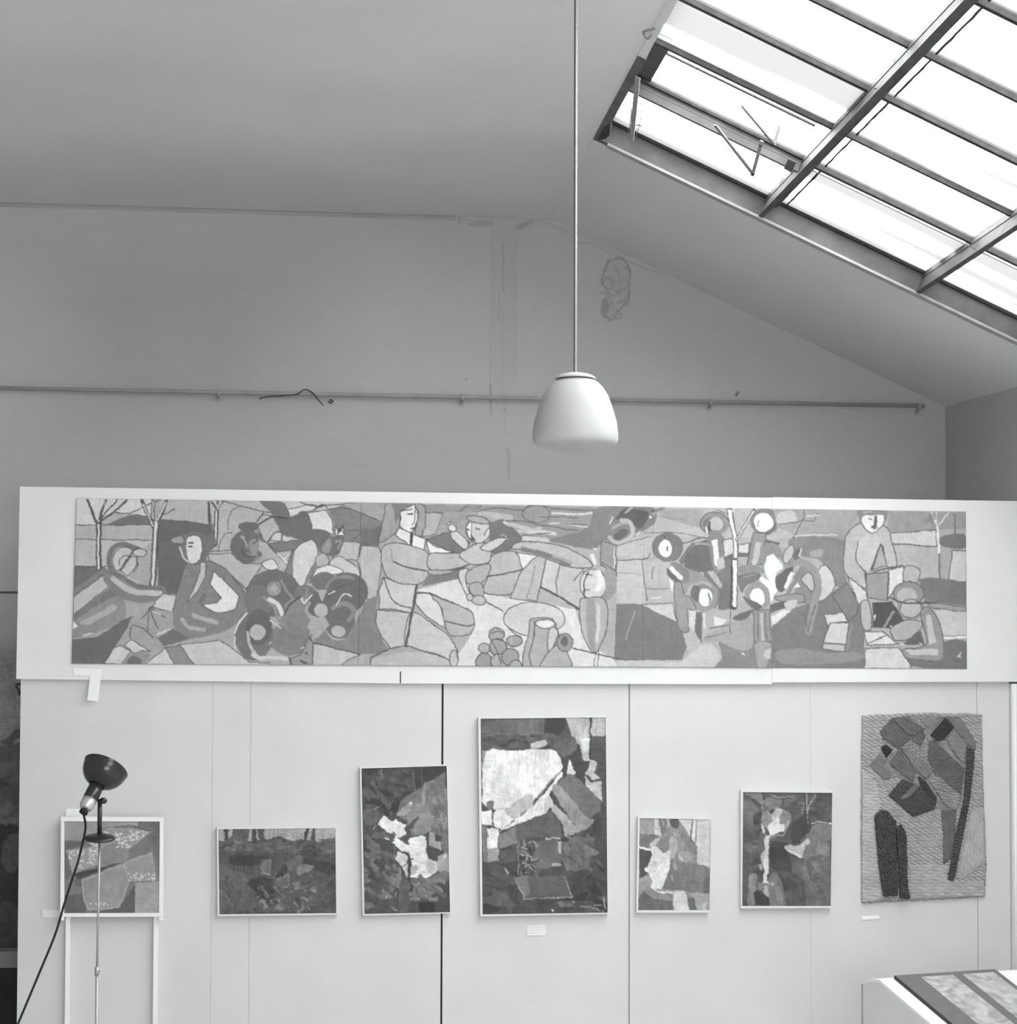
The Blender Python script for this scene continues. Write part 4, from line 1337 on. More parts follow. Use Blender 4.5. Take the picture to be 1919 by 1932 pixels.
a.S(96, "858 212 850 290 830 300", 20).S(110, "800 235 825 240", 8, 0).S(110, "840 315 870 300", 7, 0).F(120, "912 205 930 200 920 260", 0, 0)
a.F(144, "780 652 950 642 936 852 790 835", D, 0)
a.F(166, "830 640 1062 588 950 605", D, 0)
a.F(202, "955 622 1066 598 1060 722 1000 762 945 842", D, 0)
a.F(170, "1070 602 1150 595 1188 640 1160 722 1070 722", D)
a.F(82, "825 872 975 860 1040 960 1062 1002 1000 1062 830 1062", 0, 0)
a.S(205, "835 980 850 960 840 1000", 8).S(140, "910 1060 985 940", 18, 0).S(205, "960 1045 1000 1050", 12, 0)
a.E(136, 1100, 802, 116, 92, D); a.E(166, 1090, 822, 76, 66)
a.F(140, "1020 870 1200 870 1200 950 1130 1010 1050 980", 0); a.E(168, 1116, 912, 80, 70, D)
a.S(88, "960 830 1060 868 1320 872", 12)
a.F(162, "965 1065 1080 1000 1195 1010 1195 1062 1090 1152 1000 1148", D)
a.F(140, "1190 930 1262 910 1345 1042 1365 1200 1345 1312 1090 1285 1055 1222 1230 1192 1215 1050", D)
a.F(180, "1228 962 1262 962 1315 1172 1260 1192", 0, 0)
a.F(180, "1075 1225 1325 1218 1312 1272 1120 1262", 0, 0)
a.F(100, "1055 1185 1190 1080 1222 1192", 0, 0).S(205, "1040 1185 1060 1190", 10, 0).S(205, "1180 1175 1200 1185", 8, 0)
a.F(112, "1370 1172 1450 1150 1550 1182 1550 1368 1130 1352 1075 1290 1330 1315", 0)
a.S(206, "1470 1280 1500 1250", 9, 0).S(206, "1480 1275 1500 1285", 7, 0)
a.F(198, "768 1090 910 1090 1025 1180 790 1192", D, 0).S(D, "790 1180 940 1115", 8, 0)
a.F(190, "775 1215 1030 1210 1115 1340 1115 1370 768 1366", D, 0)
A.finish(0.05, 1.1)
mur = thing('mural_painting', 'long mural on joined paper sheets of figures, mother lifting a child, readers and children', 'painting', tuple(P(960, 1257, YU)))
for u0, u1 in ((0, 0.3197), (0.3197, 0.6377), (0.6377, 1.0)):
    canvas('sheet', A, YU - (0.0085 if u0 == 0 or u1 == 1 else 0.0093), M_GOUACHE, mur, 1.35, u0, u1, 0.004)

# ------------------------------------------------------------------ paintings on the display wall
q = ((121.8, 1549.4), (302, 1550), (300.5, 1722.5), (121.8, 1723))
a = Art(q, 118, 21).frame(0, 1250, 2.833)
a.F(146, "340 845 745 848 745 882 560 885 500 915 470 952 340 950", 0, 0)
a.F(104, "740 845 860 850 860 1175 825 1010 800 905 740 885", 0, 0)
a.F(100, "340 958 475 958 360 1010 385 1130 340 1180", 0, 0)
a.S(80, "520 905 600 882 700 876 800 900", 6)
a.F(140, "500 912 600 884 805 905 690 1002 600 965 540 990 470 962", 150, 0)
a.F(112, "690 1002 800 910 825 1000 730 1060 665 1070", 0, 0)
a.F(150, "355 1000 470 990 535 960 535 1080 390 1128", 0, 0)
a.F(128, "540 1000 600 972 650 980 692 1010 662 1068 540 1090", 0)
a.F(142, "665 1072 812 1014 832 1162 668 1168", 170, 0, 4)
a.F(72, "388 1130 662 1068 520 1120 420 1158", 0, 0)
a.F(96, "340 1250 440 1236 465 1342 340 1342", 0, 0).F(92, "640 1310 725 1180 725 1342 470 1342", 0, 0)
a.F(104, "390 1160 440 1160 445 1200 410 1195", 0)
a.F(142, "440 1162 662 1080 692 1168 640 1310 468 1322 446 1250", 172, 0, 5)
a.F(152, "722 1180 850 1168 855 1342 722 1342", 0, 0)
rg = a.rng
for (x0, y0, x1, y1, nn) in ((560, 905, 780, 950, 70), (620, 950, 700, 990, 24), (470, 965, 540, 1085, 46), (370, 1000, 450, 1050, 20), (410, 1040, 450, 1100, 14), (690, 1125, 825, 1162, 34), (478, 1285, 590, 1300, 10)):
    for k in range(nn):
        x, y = rg.uniform(x0, x1), rg.uniform(y0, y1)
        if x0 == 560 and x > 800 - (y - 905)*1.2:
            continue
        a.E(float(rg.choice([196, 206, 214])), x, y, 5.5, 3.6, 0, rg.uniform(-.5, .5))
a.finish(0.07, 1.2)
t = framed('framed_picture', 'white-framed picture of dotted overlapping shapes standing on the slim stand', a,
           ((115.5, 1541), (309, 1542), (308.5, 1729.5), (114, 1730)), q, 0.03, M_PAINT, M_WHITE, YL - 0.035)
# the frame's side strips run on below its bottom rail
for xa, xb in ((114, 121), (300.8, 308.3)):
    a4 = [P(x, y, YL - 0.065) for x, y in ((xa, 1729.8), (xb, 1729.8), (xb, 1737), (xa, 1736))]
    MB().hexa(a4, [p + Vector((0, 0.029, 0)) for p in a4]).build('frame_foot', M_WHITE, t)
zt = P(200, 1731, YL - 0.035).z
stand = thing('picture_stand', 'slim white two-legged stand carrying the framed dotted picture', 'stand', (P(212, 1800, YL).x, YL - 0.02, 0))
for xa, xb in ((123.5, 132.5), (289.5, 299)):
    x0, x1 = P(xa, 1830, YL - 0.034).x, P(xb, 1830, YL - 0.034).x
    MB().box(x0, x1, YL - 0.034, YL - 0.004, 0, zt + 0.25).build('leg', M_WHITE, stand)
MB().box(P(123.5, 1830, YL).x, P(299, 1830, YL).x, YL - 0.028, YL - 0.006, zt + 0.21, zt + 0.25).build('cross_rail', M_WHITE, stand)

q = ((412.5, 1564.5), (633.2, 1562.5), (635, 1723), (414.5, 1725))
a = Art(q, 80, 22).frame(390, 1540, 7.107)
a.F(152, "140 165 1745 145 1745 290 1640 298 1470 346 1440 320 1130 322 980 275 860 290 780 322 140 345", 0, 0)
for g, p in ((74, "238 165 292 165 292 345 238 355"), (84, "345 165 562 165 562 310 605 405 315 405 300 330 355 260"), (78, "610 165 670 165 672 345 610 345"), (80, "692 165 770 165 782 355 700 355"),
             (68, "1328 150 1372 150 1362 312 1318 332"), (74, "1414 150 1442 150 1452 345 1405 312")):
    a.F(g, p, 0, 0)
a.F(90, "160 350 300 330 480 280 600 400 800 340 1100 330 1440 340 1480 350 1740 290 1740 500 160 480", 0, 0)
a.E(98, 960, 405, 130, 95); a.S(76, "830 400 860 330 960 300 1060 340 1100 400", 14)
a.S(180, "1470 345 1560 350", 8, 0)
a.F(62, "350 508 900 540 720 585 700 655 350 655", 0).F(64, "1290 580 1735 655 1735 770 1480 745", 0).F(78, "160 480 850 480 900 540 350 505 160 560", 0)
a.F(70, "1250 450 1440 380 1470 560 1300 580", 0)
a.dabs(60, (200, 340, 1700, 480), (72, 84, 96, 108), 26)
a.F(90, "165 720 350 720 550 900 660 1100 600 1310 165 1315", 0).F(60, "540 860 860 845 890 1200 720 1110 600 970", 0)
a.F(104, "730 660 860 555 865 740 780 785", 0).F(118, "1215 785 1260 650 1445 668 1380 745", 0).F(100, "1040 660 1200 540 1290 560 1230 700 1120 740", 0)
a.F(104, "935 845 1085 760 1125 900 1040 962 950 935", 0).F(112, "1150 880 1245 890 1245 985 1170 972", 0)
a.F(66, "860 845 1040 655 1085 740 900 845", 0).S(146, "940 838 1080 770", 9, 0).S(140, "1000 945 1055 962 1120 905", 9).S(150, "740 770 840 780", 12)
a.S(130, "1230 770 1340 735 1400 690", 10).S(120, "1390 760 1420 850", 8, 0)
a.F(80, "1440 860 1745 850 1745 1300 1200 1300 1300 1050", 0)
a.dabs(70, (680, 900, 1450, 1260), (66, 82, 96, 108, 116), 30, 0.4, 0.9)
a.dabs(30, (200, 740, 600, 1280), (78, 86, 96), 50, 0.8, 0.6)
for x, y in ((565, 440), (895, 815), (1090, 800), (960, 1020), (970, 1135), (1180, 965)):
    a.E(150, x, y, 10, 9)
a.S(56, "170 1312 1745 1298", 16, 0)
a.finish(0.15, 2.0)
framed('dark_painting', 'wide dark landscape painting with tree trunks and rocks in thin pale frame', a,
       ((409.5, 1561), (635.5, 1559), (638, 1726), (411, 1728.5)), q, 0.03, M_PAINTD)

q = ((682.5, 1450), (843.3, 1445), (849.8, 1721.3), (688.3, 1724.5))
a = Art(q, 76, 23).frame(660, 1420, 5.855)
a.dabs(90, (140, 180, 800, 700), (62, 70, 80, 92), 50, 0.6, 0.7)
a.F(92, "140 410 270 440 280 500 200 490", 0).F(104, "340 180 375 180 360 280 340 270", 0)
a.F(110, "800 362 1062 208 1090 700 1105 1135 1030 1105 1010 930 890 880 700 930 620 780 520 690 560 540 700 432", 0, 0)
a.F(66, "690 165 1070 145 1052 210 820 352 700 432 690 300", 0, 0).S(108, "705 180 710 430", 10, 0).S(96, "790 170 795 350", 10, 0)
a.S(160, "800 370 940 300", 8, 0)
a.dabs(40, (880, 380, 1080, 900), (96, 112, 128), 36, 1.4, 0.3)
a.F(128, "700 580 870 580 892 862 740 905 640 765", 0).F(150, "590 610 692 545 640 695 535 692", 0).F(140, "810 360 850 340 830 560 800 540", 0).F(130, "860 580 890 600 880 640", 0)
a.F(78, "520 700 640 760 620 780 510 730", 0).F(82, "630 830 740 720 770 740 660 860", 0)
a.F(94, "160 630 250 610 342 690 262 800 160 765", 0).F(94, "250 900 425 900 505 1060 480 1180 300 1240 170 1100", 0).F(102, "160 1230 270 1250 242 1425 165 1432", 0)
a.F(210, "315 792 370 695 470 752 510 738 622 800 600 862 632 902 560 952 645 1012 655 1105 580 1082 500 1012 388 952 432 890", 0, 0)
a.F(212, "650 962 760 928 842 938 862 1172 960 1200 985 1292 900 1352 800 1382 668 1362 682 1222 655 1100", 0)
a.F(192, "500 1182 540 1080 642 1140 632 1202 570 1262", 0, 0).F(192, "580 1262 632 1220 652 1352 640 1385", 0, 0)
a.F(172, "680 1250 740 1240 745 1310 700 1360 675 1340", 0).F(180, "870 1180 985 1230 985 1300 900 1340 850 1290", 0)
a.F(152, "880 878 942 900 952 962 1022 990 1002 1082 880 1022", 0, 0).F(152, "968 1162 1050 1110 1105 1160 1105 1312 1000 1325", 0)
a.F(82, "545 945 660 1005 640 1020 550 965", 0)
a.S(66, "655 1135 668 1400 690 1610", 26, 0).S(66, "620 1200 690 1185", 14, 0)
a.F(108, "690 1402 900 1370 1012 1302 1092 1330 1085 1412 960 1452 850 1605 740 1545", 0)
a.F(122, "470 1340 560 1272 582 1400 552 1492 465 1405", 0).F(118, "395 1425 495 1492 480 1515 410 1470", 0).F(128, "440 1690 480 1650 535 1722 510 1755", 0).F(110, "390 1300 440 1230 520 1260 470 1330", 0)
a.F(92, "570 1420 660 1420 660 1700 570 1760 545 1600", 0)
a.F(52, "750 1655 935 1650 930 1765 775 1765", 0, 0).F(70, "900 1480 1105 1420 1110 1760 950 1760", 0, 0)
a.dabs(60, (170, 900, 500, 1700), (70, 84, 100, 112), 46, 0.7, 0.6); a.dabs(30, (700, 1400, 1050, 1620), (92, 104, 120), 40, 0.3, 0.8)
a.S(160, "265 630 350 595", 7, 0).S(150, "270 850 290 810", 9, 0).S(140, "435 590 490 520", 7, 0).S(150, "505 1610 520 1540", 9, 0).E(160, 404, 1590, 9, 16).E(205, 1045, 1145, 14, 16).E(205, 682, 562, 14, 14)
a.finish(0.13, 1.9)
framed('abstract_painting', 'tall abstract painting with white cluster amid dark strokes, between landscape and tallest canvas', a,
       ((679.5, 1447.5), (844.8, 1442.5), (852, 1723.3), (685, 1727.5)), q, 0.03, M_PAINT)

q = ((907.4, 1356), (1143.5, 1353.5), (1147, 1722), (911, 1725.5))
a = Art(q, 72, 24).frame(880, 1330, 4.2)
a.dabs(120, (130, 900, 1110, 1640), (58, 66, 76, 86), 60, 0.3, 1.0)
a.F(86, "112 100 780 98 870 290 760 430 700 362 520 352 150 365 112 360", 0, 0).F(98, "140 125 630 108 625 232 420 242 130 252", 0, 0).F(66, "630 108 775 100 760 210 640 262", 0)
a.dabs(40, (130, 240, 700, 340), (70, 82, 96), 30, 0, 0.2); a.S(120, "410 120 425 230", 6, 0).S(120, "515 115 520 225", 5, 0).S(116, "150 235 600 225", 6)
a.F(164, "780 98 1112 92 1112 245 980 245 985 432 920 425 900 320 870 302", 0, 0).F(192, "922 268 985 268 985 445 930 445", 0, 0)
a.F(80, "990 247 1112 242 1118 820 1070 780 1066 590 1010 540 1048 450 990 422", 0, 0).S(66, "985 98 987 432", 14, 0)
a.F(96, "700 290 850 250 880 330 800 420 720 360", 0)
a.F(178, "985 432 1045 452 1012 540 1066 590 1070 770 960 660 940 560", 0, 0).S(80, "950 560 1000 600 1060 590", 18)
a.F(68, "755 430 860 395 922 470 945 562 890 585 800 562 770 565", 0).F(196, "800 562 822 428 872 540 860 555", 0, 0)
a.F(140, "125 360 165 365 150 740 130 760", 0, 0)
a.F(212, "160 372 380 366 520 352 690 358 752 440 752 522 640 645 530 762 520 822 440 882 370 912 280 852 140 782 132 700", 0)
a.F(176, "380 770 520 708 522 800 440 872 370 905 300 855", 0).S(180, "520 330 620 300", 40).S(190, "540 345 600 310", 16)
a.F(120, "440 850 520 825 510 870 440 885", 0).F(110, "170 770 225 765 220 820 180 830", 0)
a.F(210, "118 840 218 830 212 952 128 942", 0, 0).F(216, "220 872 262 808 375 912 285 985 222 965", 0, 0).S(104, "212 830 212 960", 12, 0)
a.F(208, "255 1005 450 872 620 705 755 528 765 560 685 660 625 792 645 852 400 945", 0, 0).S(140, "560 740 640 640 740 540", 14)
a.F(208, "168 972 262 982 252 1132 172 1142", 0, 0).F(142, "172 1142 262 1132 252 1242 168 1252", 0, 0).F(122, "130 955 166 955 166 1245 134 1245", 0, 0)
a.F(104, "688 682 740 610 860 558 1072 792 980 902 960 962 860 952", 0).F(138, "688 682 745 640 932 872 1000 922 900 985 860 950", 0).F(168, "665 805 702 788 842 932 790 962 740 900", 0).F(180, "640 720 690 770 660 820 620 860", 0)
a.F(92, "258 1032 400 952 682 840 742 902 765 1045 500 1050 268 1142", 0, 0).F(120, "258 1022 392 962 402 1092 264 1142", 0, 0)
a.F(150, "750 900 850 950 900 1000 860 1010 790 1040 770 960", 0).F(140, "880 960 1000 905 980 960 900 1000", 0)
a.F(96, "560 1092 745 1080 745 1262 560 1285", 0); a.E(96, 880, 1180, 112, 142); a.F(82, "270 1160 400 1120 410 1240 260 1250", 0, 0)
a.F(88, "385 1362 780 1350 845 1522 460 1532", 0, 0).F(110, "395 1370 490 1350 500 1490 450 1520", 0, 0)
a.S(150, "385 1372 460 1535 845 1528 775 1365", 7, 0).S(140, "415 1090 415 1345", 6, 0).S(160, "630 1060 740 1055", 14, 0).S(160, "738 1080 742 1160", 26, 0).S(150, "680 1275 745 1270", 22, 0).S(140, "545 1330 550 1290", 18, 0)
a.S(170, "440 1130 490 1150 450 1165", 8).S(160, "310 1290 330 1340", 9, 0).S(130, "970 1190 1030 1165", 16, 0).S(150, "910 1595 1000 1610 1090 1635", 7).S(160, "1090 1520 1100 1610", 7, 0).S(150, "1010 1590 1070 1590", 8, 0)
a.dabs(40, (420, 1080, 560, 1340), (60, 100, 130), 16, 0.4, 1.2); a.dabs(25, (740, 1560, 860, 1600), (110, 90), 14); a.dabs(30, (780, 1040, 1000, 1300), (84, 100, 112), 34, 0.8, 0.6)
a.S(92, "880 1310 960 1250", 10, 0).S(190, "640 1050 655 1062", 10, 0).S(180, "685 1620 690 1640", 9, 0)
a.finish(0.13, 1.9)
framed('tall_painting', 'tallest abstract painting, white block over tilted slabs and dark basket shape, thin pale frame', a,
       ((903, 1353.5), (1144.5, 1350.8), (1149, 1724), (907, 1729)), q, 0.035, M_PAINT)

q = ((1207.5, 1543.5), (1342, 1546.3), (1338.8, 1717.5), (1204.7, 1717.5))
a = Art(q, 130, 25).frame(1180, 1520, 8.783)
a.F(186, "870 220 1440 225 1420 1030 1200 965 1180 650", 0, 0)
a.F(148, "230 195 482 205 472 472 230 462", 0, 0).F(190, "484 210 570 215 600 360 590 500 470 495", 0, 0).F(112, "230 470 570 490 405 640 385 702 230 662", 0, 0)
a.S(104, "480 370 590 370", 10, 0).F(112, "560 215 680 215 690 330 640 480 600 420", 0).S(150, "620 230 640 330", 16, 0)
a.F(160, "680 215 760 215 750 330 690 380", 0, 0).F(84, "750 222 878 222 872 392 760 320", 0)
a.F(134, "620 490 760 340 880 400 1175 652 1192 962 870 925 845 560", 0, 0).F(120, "870 400 1175 640 1190 800 1090 780 1000 640", 0)
a.F(128, "520 660 600 550 720 480 850 500 850 700 720 745 620 745", 0); a.F(176, "400 650 500 540 590 500 560 570 440 720", 0, 0)
a.F(160, "740 520 850 560 880 700 800 900 730 800", 0).F(150, "880 800 960 740 1090 800 1060 920 900 915", 0).S(196, "890 820 960 900", 18, 0).S(180, "790 460 840 500", 22, 0)
a.F(206, "430 702 520 680 650 790 735 725 745 900 722 1100 642 1302 592 1402 430 1335 402 1150 330 1085 382 1002 442 860", 0)
a.F(190, "400 1000 500 900 530 1050 420 1130 380 1100", 0).S(170, "500 930 520 1020", 12, 0)
a.F(76, "232 718 432 762 442 860 382 1012 330 1092 372 1152 232 1215", 0, 0); a.S(220, "238 692 330 710 432 745", 34).S(220, "345 1040 335 1080 375 1110", 24)
a.F(108, "775 880 870 870 965 1390 600 1390 705 1150", 0, 0).F(140, "800 900 870 880 850 1060 790 1020", 0).S(150, "770 1150 790 1230", 26, 0)
a.F(116, "870 925 1200 960 1205 1000 965 1200 955 1390 880 1100", 0, 0)
a.F(116, "1000 1060 1180 978 1410 1045 1400 1465 968 1385 960 1200", 0).F(98, "1320 1200 1400 1180 1395 1460 1300 1440", 0).S(92, "1070 1260 1220 1290", 14)
a.F(144, "225 1235 370 1178 442 1262 330 1402 225 1475", 0)
a.F(128, "350 1360 420 1338 600 1442 782 1470 792 1572 650 1582 450 1505", 0); a.S(212, "415 1335 560 1440 770 1442", 22)
a.F(188, "782 1422 1002 1410 1065 1740 820 1740", 0, 0)
a.F(98, "220 1515 330 1432 450 1532 782 1592 805 1740 205 1740", 0, 0)
a.F(154, "1025 1442 1400 1462 1400 1740 1190 1740 1150 1522", 0, 0).F(100, "1038 1512 1152 1530 1192 1740 1070 1740", 0, 0).F(180, "1300 1620 1340 1620 1370 1740 1290 1740", 0, 0)
a.S(90, "1115 230 1090 600", 22, 0).S(120, "1190 230 1160 610", 16, 0).S(200, "1140 250 1130 560", 20, 0).S(196, "1190 700 1205 830", 14, 0)
a.finish(0.10, 1.6)
framed('figure_painting', 'small upright painting of a pale draped figure on dark rocks, thin white frame', a,
       ((1204.5, 1540.5), (1342.8, 1543.5), (1338.5, 1721.8), (1201, 1722)), q, 0.03, M_PAINT)

q = ((1402.7, 1494.5), (1571, 1496), (1568, 1709.5), (1401, 1709.5))
a = Art(q, 84, 26).frame(1380, 1480, 7.728)
a.dabs(80, (180, 130, 1460, 1760), (72, 80, 90, 98), 90, 0.2, 1.2)
a.F(116, "185 125 450 125 465 312 380 260 250 170", 0, 0).F(102, "185 200 405 350 380 455 185 425", 0).F(112, "500 190 722 200 705 325 520 335", 0).S(64, "250 170 450 320", 12, 0)
a.F(70, "330 470 430 400 430 560 350 600", 0).F(68, "900 560 1120 455 1125 700 900 852", 0).F(68, "590 865 800 860 835 1000 862 1262 560 1205", 0)
a.S(150, "545 150 680 180 740 175 900 180", 10).S(140, "470 230 460 430", 12, 0).S(130, "530 230 540 300", 14, 0).S(60, "500 170 700 200 900 190", 8)
a.E(128, 650, 510, 215, 175); a.F(72, "560 400 600 350 640 390 600 430", 0)
a.F(168, "580 482 662 345 745 362 722 442 642 522", 0).F(200, "535 605 640 502 690 488 712 582 785 592 772 682 692 702 590 725", 0)
a.F(186, "428 568 472 602 505 732 460 702", 0, 0); a.S(156, "800 500 830 560 800 650", 16).S(120, "740 420 800 480 780 560", 18).S(140, "760 380 850 420 860 520", 12)
a.F(196, "508 742 595 720 555 862 542 1162 520 1425 466 1425 470 1150 488 900", 0, 0).F(168, "482 960 425 1050 450 1115 480 1100", 0).F(150, "410 1160 450 1150 450 1245 405 1240", 0, 0)
a.S(134, "565 810 620 748 765 742 805 650", 26)
a.F(110, "1150 625 1250 582 1445 580 1435 825 1115 825", 0).F(178, "848 892 1000 870 1125 790 1135 982 1020 1065 850 992 790 930", 0)
a.S(212, "840 980 920 1000 1010 1050", 22).S(205, "795 930 850 970", 18, 0).S(210, "960 1040 1010 1060", 14, 0)
a.F(116, "1130 850 1400 850 1435 960 1400 1065 1050 1072", 0); a.S(150, "1270 915 1400 925", 12, 0); a.E(126, 1310, 980, 90, 60)
a.F(102, "1080 1092 1455 1090 1455 1775 1130 1775 1055 1400", 0).F(98, "898 1162 1040 1150 1065 1285 908 1275", 0)
a.dabs(30, (1080, 1110, 1440, 1740), (92, 104, 116), 60, 1.4, 0.4)
a.F(124, "268 1345 362 1320 362 1532 332 1765 248 1765", 0).F(112, "560 1332 702 1350 795 1770 558 1770", 0).F(118, "388 1432 482 1430 472 1545 388 1545", 0, 0).F(156, "488 1480 545 1480 545 1645 490 1605", 0).F(128, "650 1505 732 1500 765 1745 690 1745", 0, 0).F(62, "350 1560 480 1600 560 1680 540 1760 350 1740", 0)
a.S(160, "470 1440 620 1440 600 1470", 16).E(220, 532, 1415, 18, 14).S(120, "320 830 430 830", 12, 0).S(120, "310 910 390 908", 14, 0).S(110, "200 945 430 955", 8, 0)
a.S(168, "1090 125 1100 300 1112 430", 14).S(154, "1250 145 1150 280 1120 390", 13).S(140, "1110 450 1112 560", 10, 0).S(156, "1160 560 1440 558", 13, 0).E(215, 1438, 558, 22, 16).S(120, "1040 280 1045 430", 26, 0)
a.finish(0.13, 1.9)
framed('goblet_painting', 'dark upright painting of a pale stemmed form and outstretched hand, beside the tapestry', a,
       ((1398.5, 1490.8), (1572, 1492.3), (1569, 1713.5), (1398.5, 1713.8)), q, 0.03, M_PAINT)

# ------------------------------------------------------------------ woven tapestry with raised patches
TQ = ((1627.3, 1349.6), (1852.8, 1347.3), (1858.5, 1691), (1627.3, 1702.5))
TP = lambda x, y: (1600 + x/4.39, 1320 + y/4.39)
M_YARN = mat_painted('woven_wool_yarn', 0.95, 0.5, 260.0, 0.18, 300.0)
tap = thing('woven_tapestry', 'thick woven wool wall hanging with slanting patches and two dark pile columns', 'tapestry', tuple(P(1742, 1697, YL)))


def stitch(px, py, ang, period, rng_n):
    """rows of slanted stitches, 0..1"""
    u = px*math.cos(ang) + py*math.sin(ang)
    v = -px*math.sin(ang) + py*math.cos(ang)
    return 0.5 + 0.5*np.sin(2*math.pi*(v/period) + 1.4*np.sin(u/5.0 + np.floor(v/period)*2.1))


def inside(px, py, poly):
    r = np.zeros(len(px), dtype=bool)
    n = len(poly)
    for i in range(n):
        x0, y0 = poly[i]; x1, y1 = poly[(i + 1) % n]
        if y0 == y1:
            continue
        c = ((y0 <= py) != (y1 <= py)) & (px < x0 + (py - y0)/(y1 - y0)*(x1 - x0))
        r ^= c
    return r


def woven(name, poly, g, height, ang, period, base, parent, relief=0.004, pile=0.0, step=1.4, contrast=0.2, seed=1, smooth_edge=True):
    rng = np.random.default_rng(seed)
    xs = np.arange(min(p[0] for p in poly) - step, max(p[0] for p in poly) + 2*step, step)
    ys = np.arange(min(p[1] for p in poly) - step, max(p[1] for p in poly) + 2*step, step)
    nu, nv = len(xs), len(ys)
    X, Y = np.meshgrid(xs, ys); X, Y = X.ravel(), Y.ravel()
    jx = X + rng.uniform(-.35, .35, X.size); jy = Y + rng.uniform(-.35, .35, X.size)
    fs = grid_faces(nu, nv)
    cx = jx[fs].mean(1); cy = jy[fs].mean(1)
    fs = fs[inside(cx, cy, poly)]
    cnt = np.bincount(fs.ravel(), minlength=X.size)
    edge = cnt < 4
    st = stitch(jx, jy, ang, period, rng)
    h = height + relief*st + pile*rng.random(X.size)
    h[edge] = base
    co = unproject_grid(jx, jy, YL - h)
    big = value_noise(nv, nu, max(3, nu/9), rng).ravel()
    pg = tone(g)*(1 + contrast*(st - 0.5) + 0.12*big + 0.10*(rng.random(X.size) - 0.5))
    used = np.unique(fs)
    remap = -np.ones(X.size, dtype=int); remap[used] = np.arange(len(used))
    return fast_mesh(name, co[used], remap[fs], M_YARN, parent, pg[used])


def tpoly(txt):
    v = [float(t) for t in txt.split()]
    return [TP(v[i], v[i + 1]) for i in range(0, len(v), 2)]


# ground weave with slightly ragged outline
rgt = np.random.default_rng(3)
outl = []
cn = [TP(118, 132), TP(520, 112), TP(640, 108), TP(1112, 118), TP(1120, 600), TP(1150, 1360), TP(1136, 1632), TP(800, 1655), TP(420, 1672), TP(114, 1688), TP(108, 900)]
for i in range(len(cn)):
    p0, p1 = cn[i], cn[(i + 1) % len(cn)]
    for k in range(12):
        t_ = k/12
        outl.append((p0[0] + (p1[0] - p0[0])*t_ + rgt.uniform(-.7, .7), p0[1] + (p1[1] - p0[1])*t_ + rgt.uniform(-.7, .7)))
woven('ground_weave', outl, 160, 0.012, 0.35, 4.4, 0.0015, tap, 0.008, 0.001, 1.2, 0.55, 31)
patches = [
    ('plain_patch', "118 560 250 700 280 900 222 960 295 1640 290 1660 118 1680", 172, .006, 0.0, 6, .001, .002),
    ('plain_patch', "510 1370 830 1370 830 1500 1130 1500 1132 1630 520 1650", 166, .006, 0.0, 6, .001, .002),
    ('plain_patch', "1010 950 1060 900 1125 900 1140 1350 960 1490 900 1490 960 1200", 170, .005, 1.2, 4, .003, .002),
    ('backing_patch', "262 265 362 150 480 128 655 118 935 138 1068 350 1000 640 950 820 905 930 740 912 540 975 330 790 440 640 290 660 172 545 300 400", 132, .003, -0.3, 4.4, .006, .001),
    ('woven_patch', "262 265 362 150 480 135 655 290 605 392 520 330 420 412 300 332", 118, .010, 0.7, 4, .004, .002),
    ('woven_patch', "375 165 500 135 650 245 560 300 490 292", 128, .014, 0.9, 4, .006, .003),
    ('woven_patch', "600 180 655 118 812 142 690 262", 150, .008, 0.1, 4, .003, .001),
    ('woven_patch', "812 140 935 138 1068 350 1058 432 985 370 880 240", 138, .010, 1.0, 4, .003, .001),
    ('woven_patch', "810 330 890 245 992 372 972 545 900 475", 152, .011, -0.5, 4, .005, .002),
    ('woven_patch', "665 340 720 330 972 570 942 795 720 625 660 500", 112, .008, -0.35, 4, .004, .001),
    ('tufted_patch', "680 292 808 145 888 230 800 330 745 345", 66, .016, 0.5, 4, .007, .006),
    ('tufted_patch', "270 400 312 365 378 412 322 492", 60, .014, 0.5, 4, .006, .005),
    ('woven_patch', "172 545 262 440 325 505 300 545 375 610 350 665 290 660", 136, .009, 0.9, 4, .003, .001),
    ('woven_patch', "335 525 432 400 600 520 560 620 545 690 440 622", 126, .010, 0.65, 4, .004, .002),
    ('woven_patch', "430 392 475 388 725 580 650 665 560 590", 148, .015, 0.65, 4, .005, .002),
    ('woven_patch', "330 790 450 655 560 690 745 825 722 912 540 975", 92, .010, 0.55, 4, .006, .002),
    ('woven_patch', "430 810 560 690 605 715 520 810 440 840", 130, .016, -0.7, 4, .005, .002),
    ('woven_patch', "575 620 645 670 748 820 705 832 600 720", 80, .013, 0.7, 4, .004, .002),
    ('woven_patch', "665 660 742 618 945 800 905 930 800 875", 166, .012, 0.12, 5, .007, .002),
    ('woven_patch', "770 920 905 900 880 1300 785 1372 790 1150", 122, .009, 0.9, 4, .004, .002),
    ('ribbed_band', "988 378 1055 425 1048 540 1012 850 905 1400 882 1500 830 1492 872 1200 958 830", 84, .016, 0.05, 4.2, .010, .003),
    ('pile_column', "222 960 280 908 335 922 402 1002 418 1625 300 1632 260 1420 235 1150", 84, .020, 1.1, 4, .008, .014),
    ('pile_column', "400 1055 442 1028 488 1100 502 1560 522 1640 498 1660 430 1642 418 1400", 82, .022, 1.1, 4, .008, .014),
]
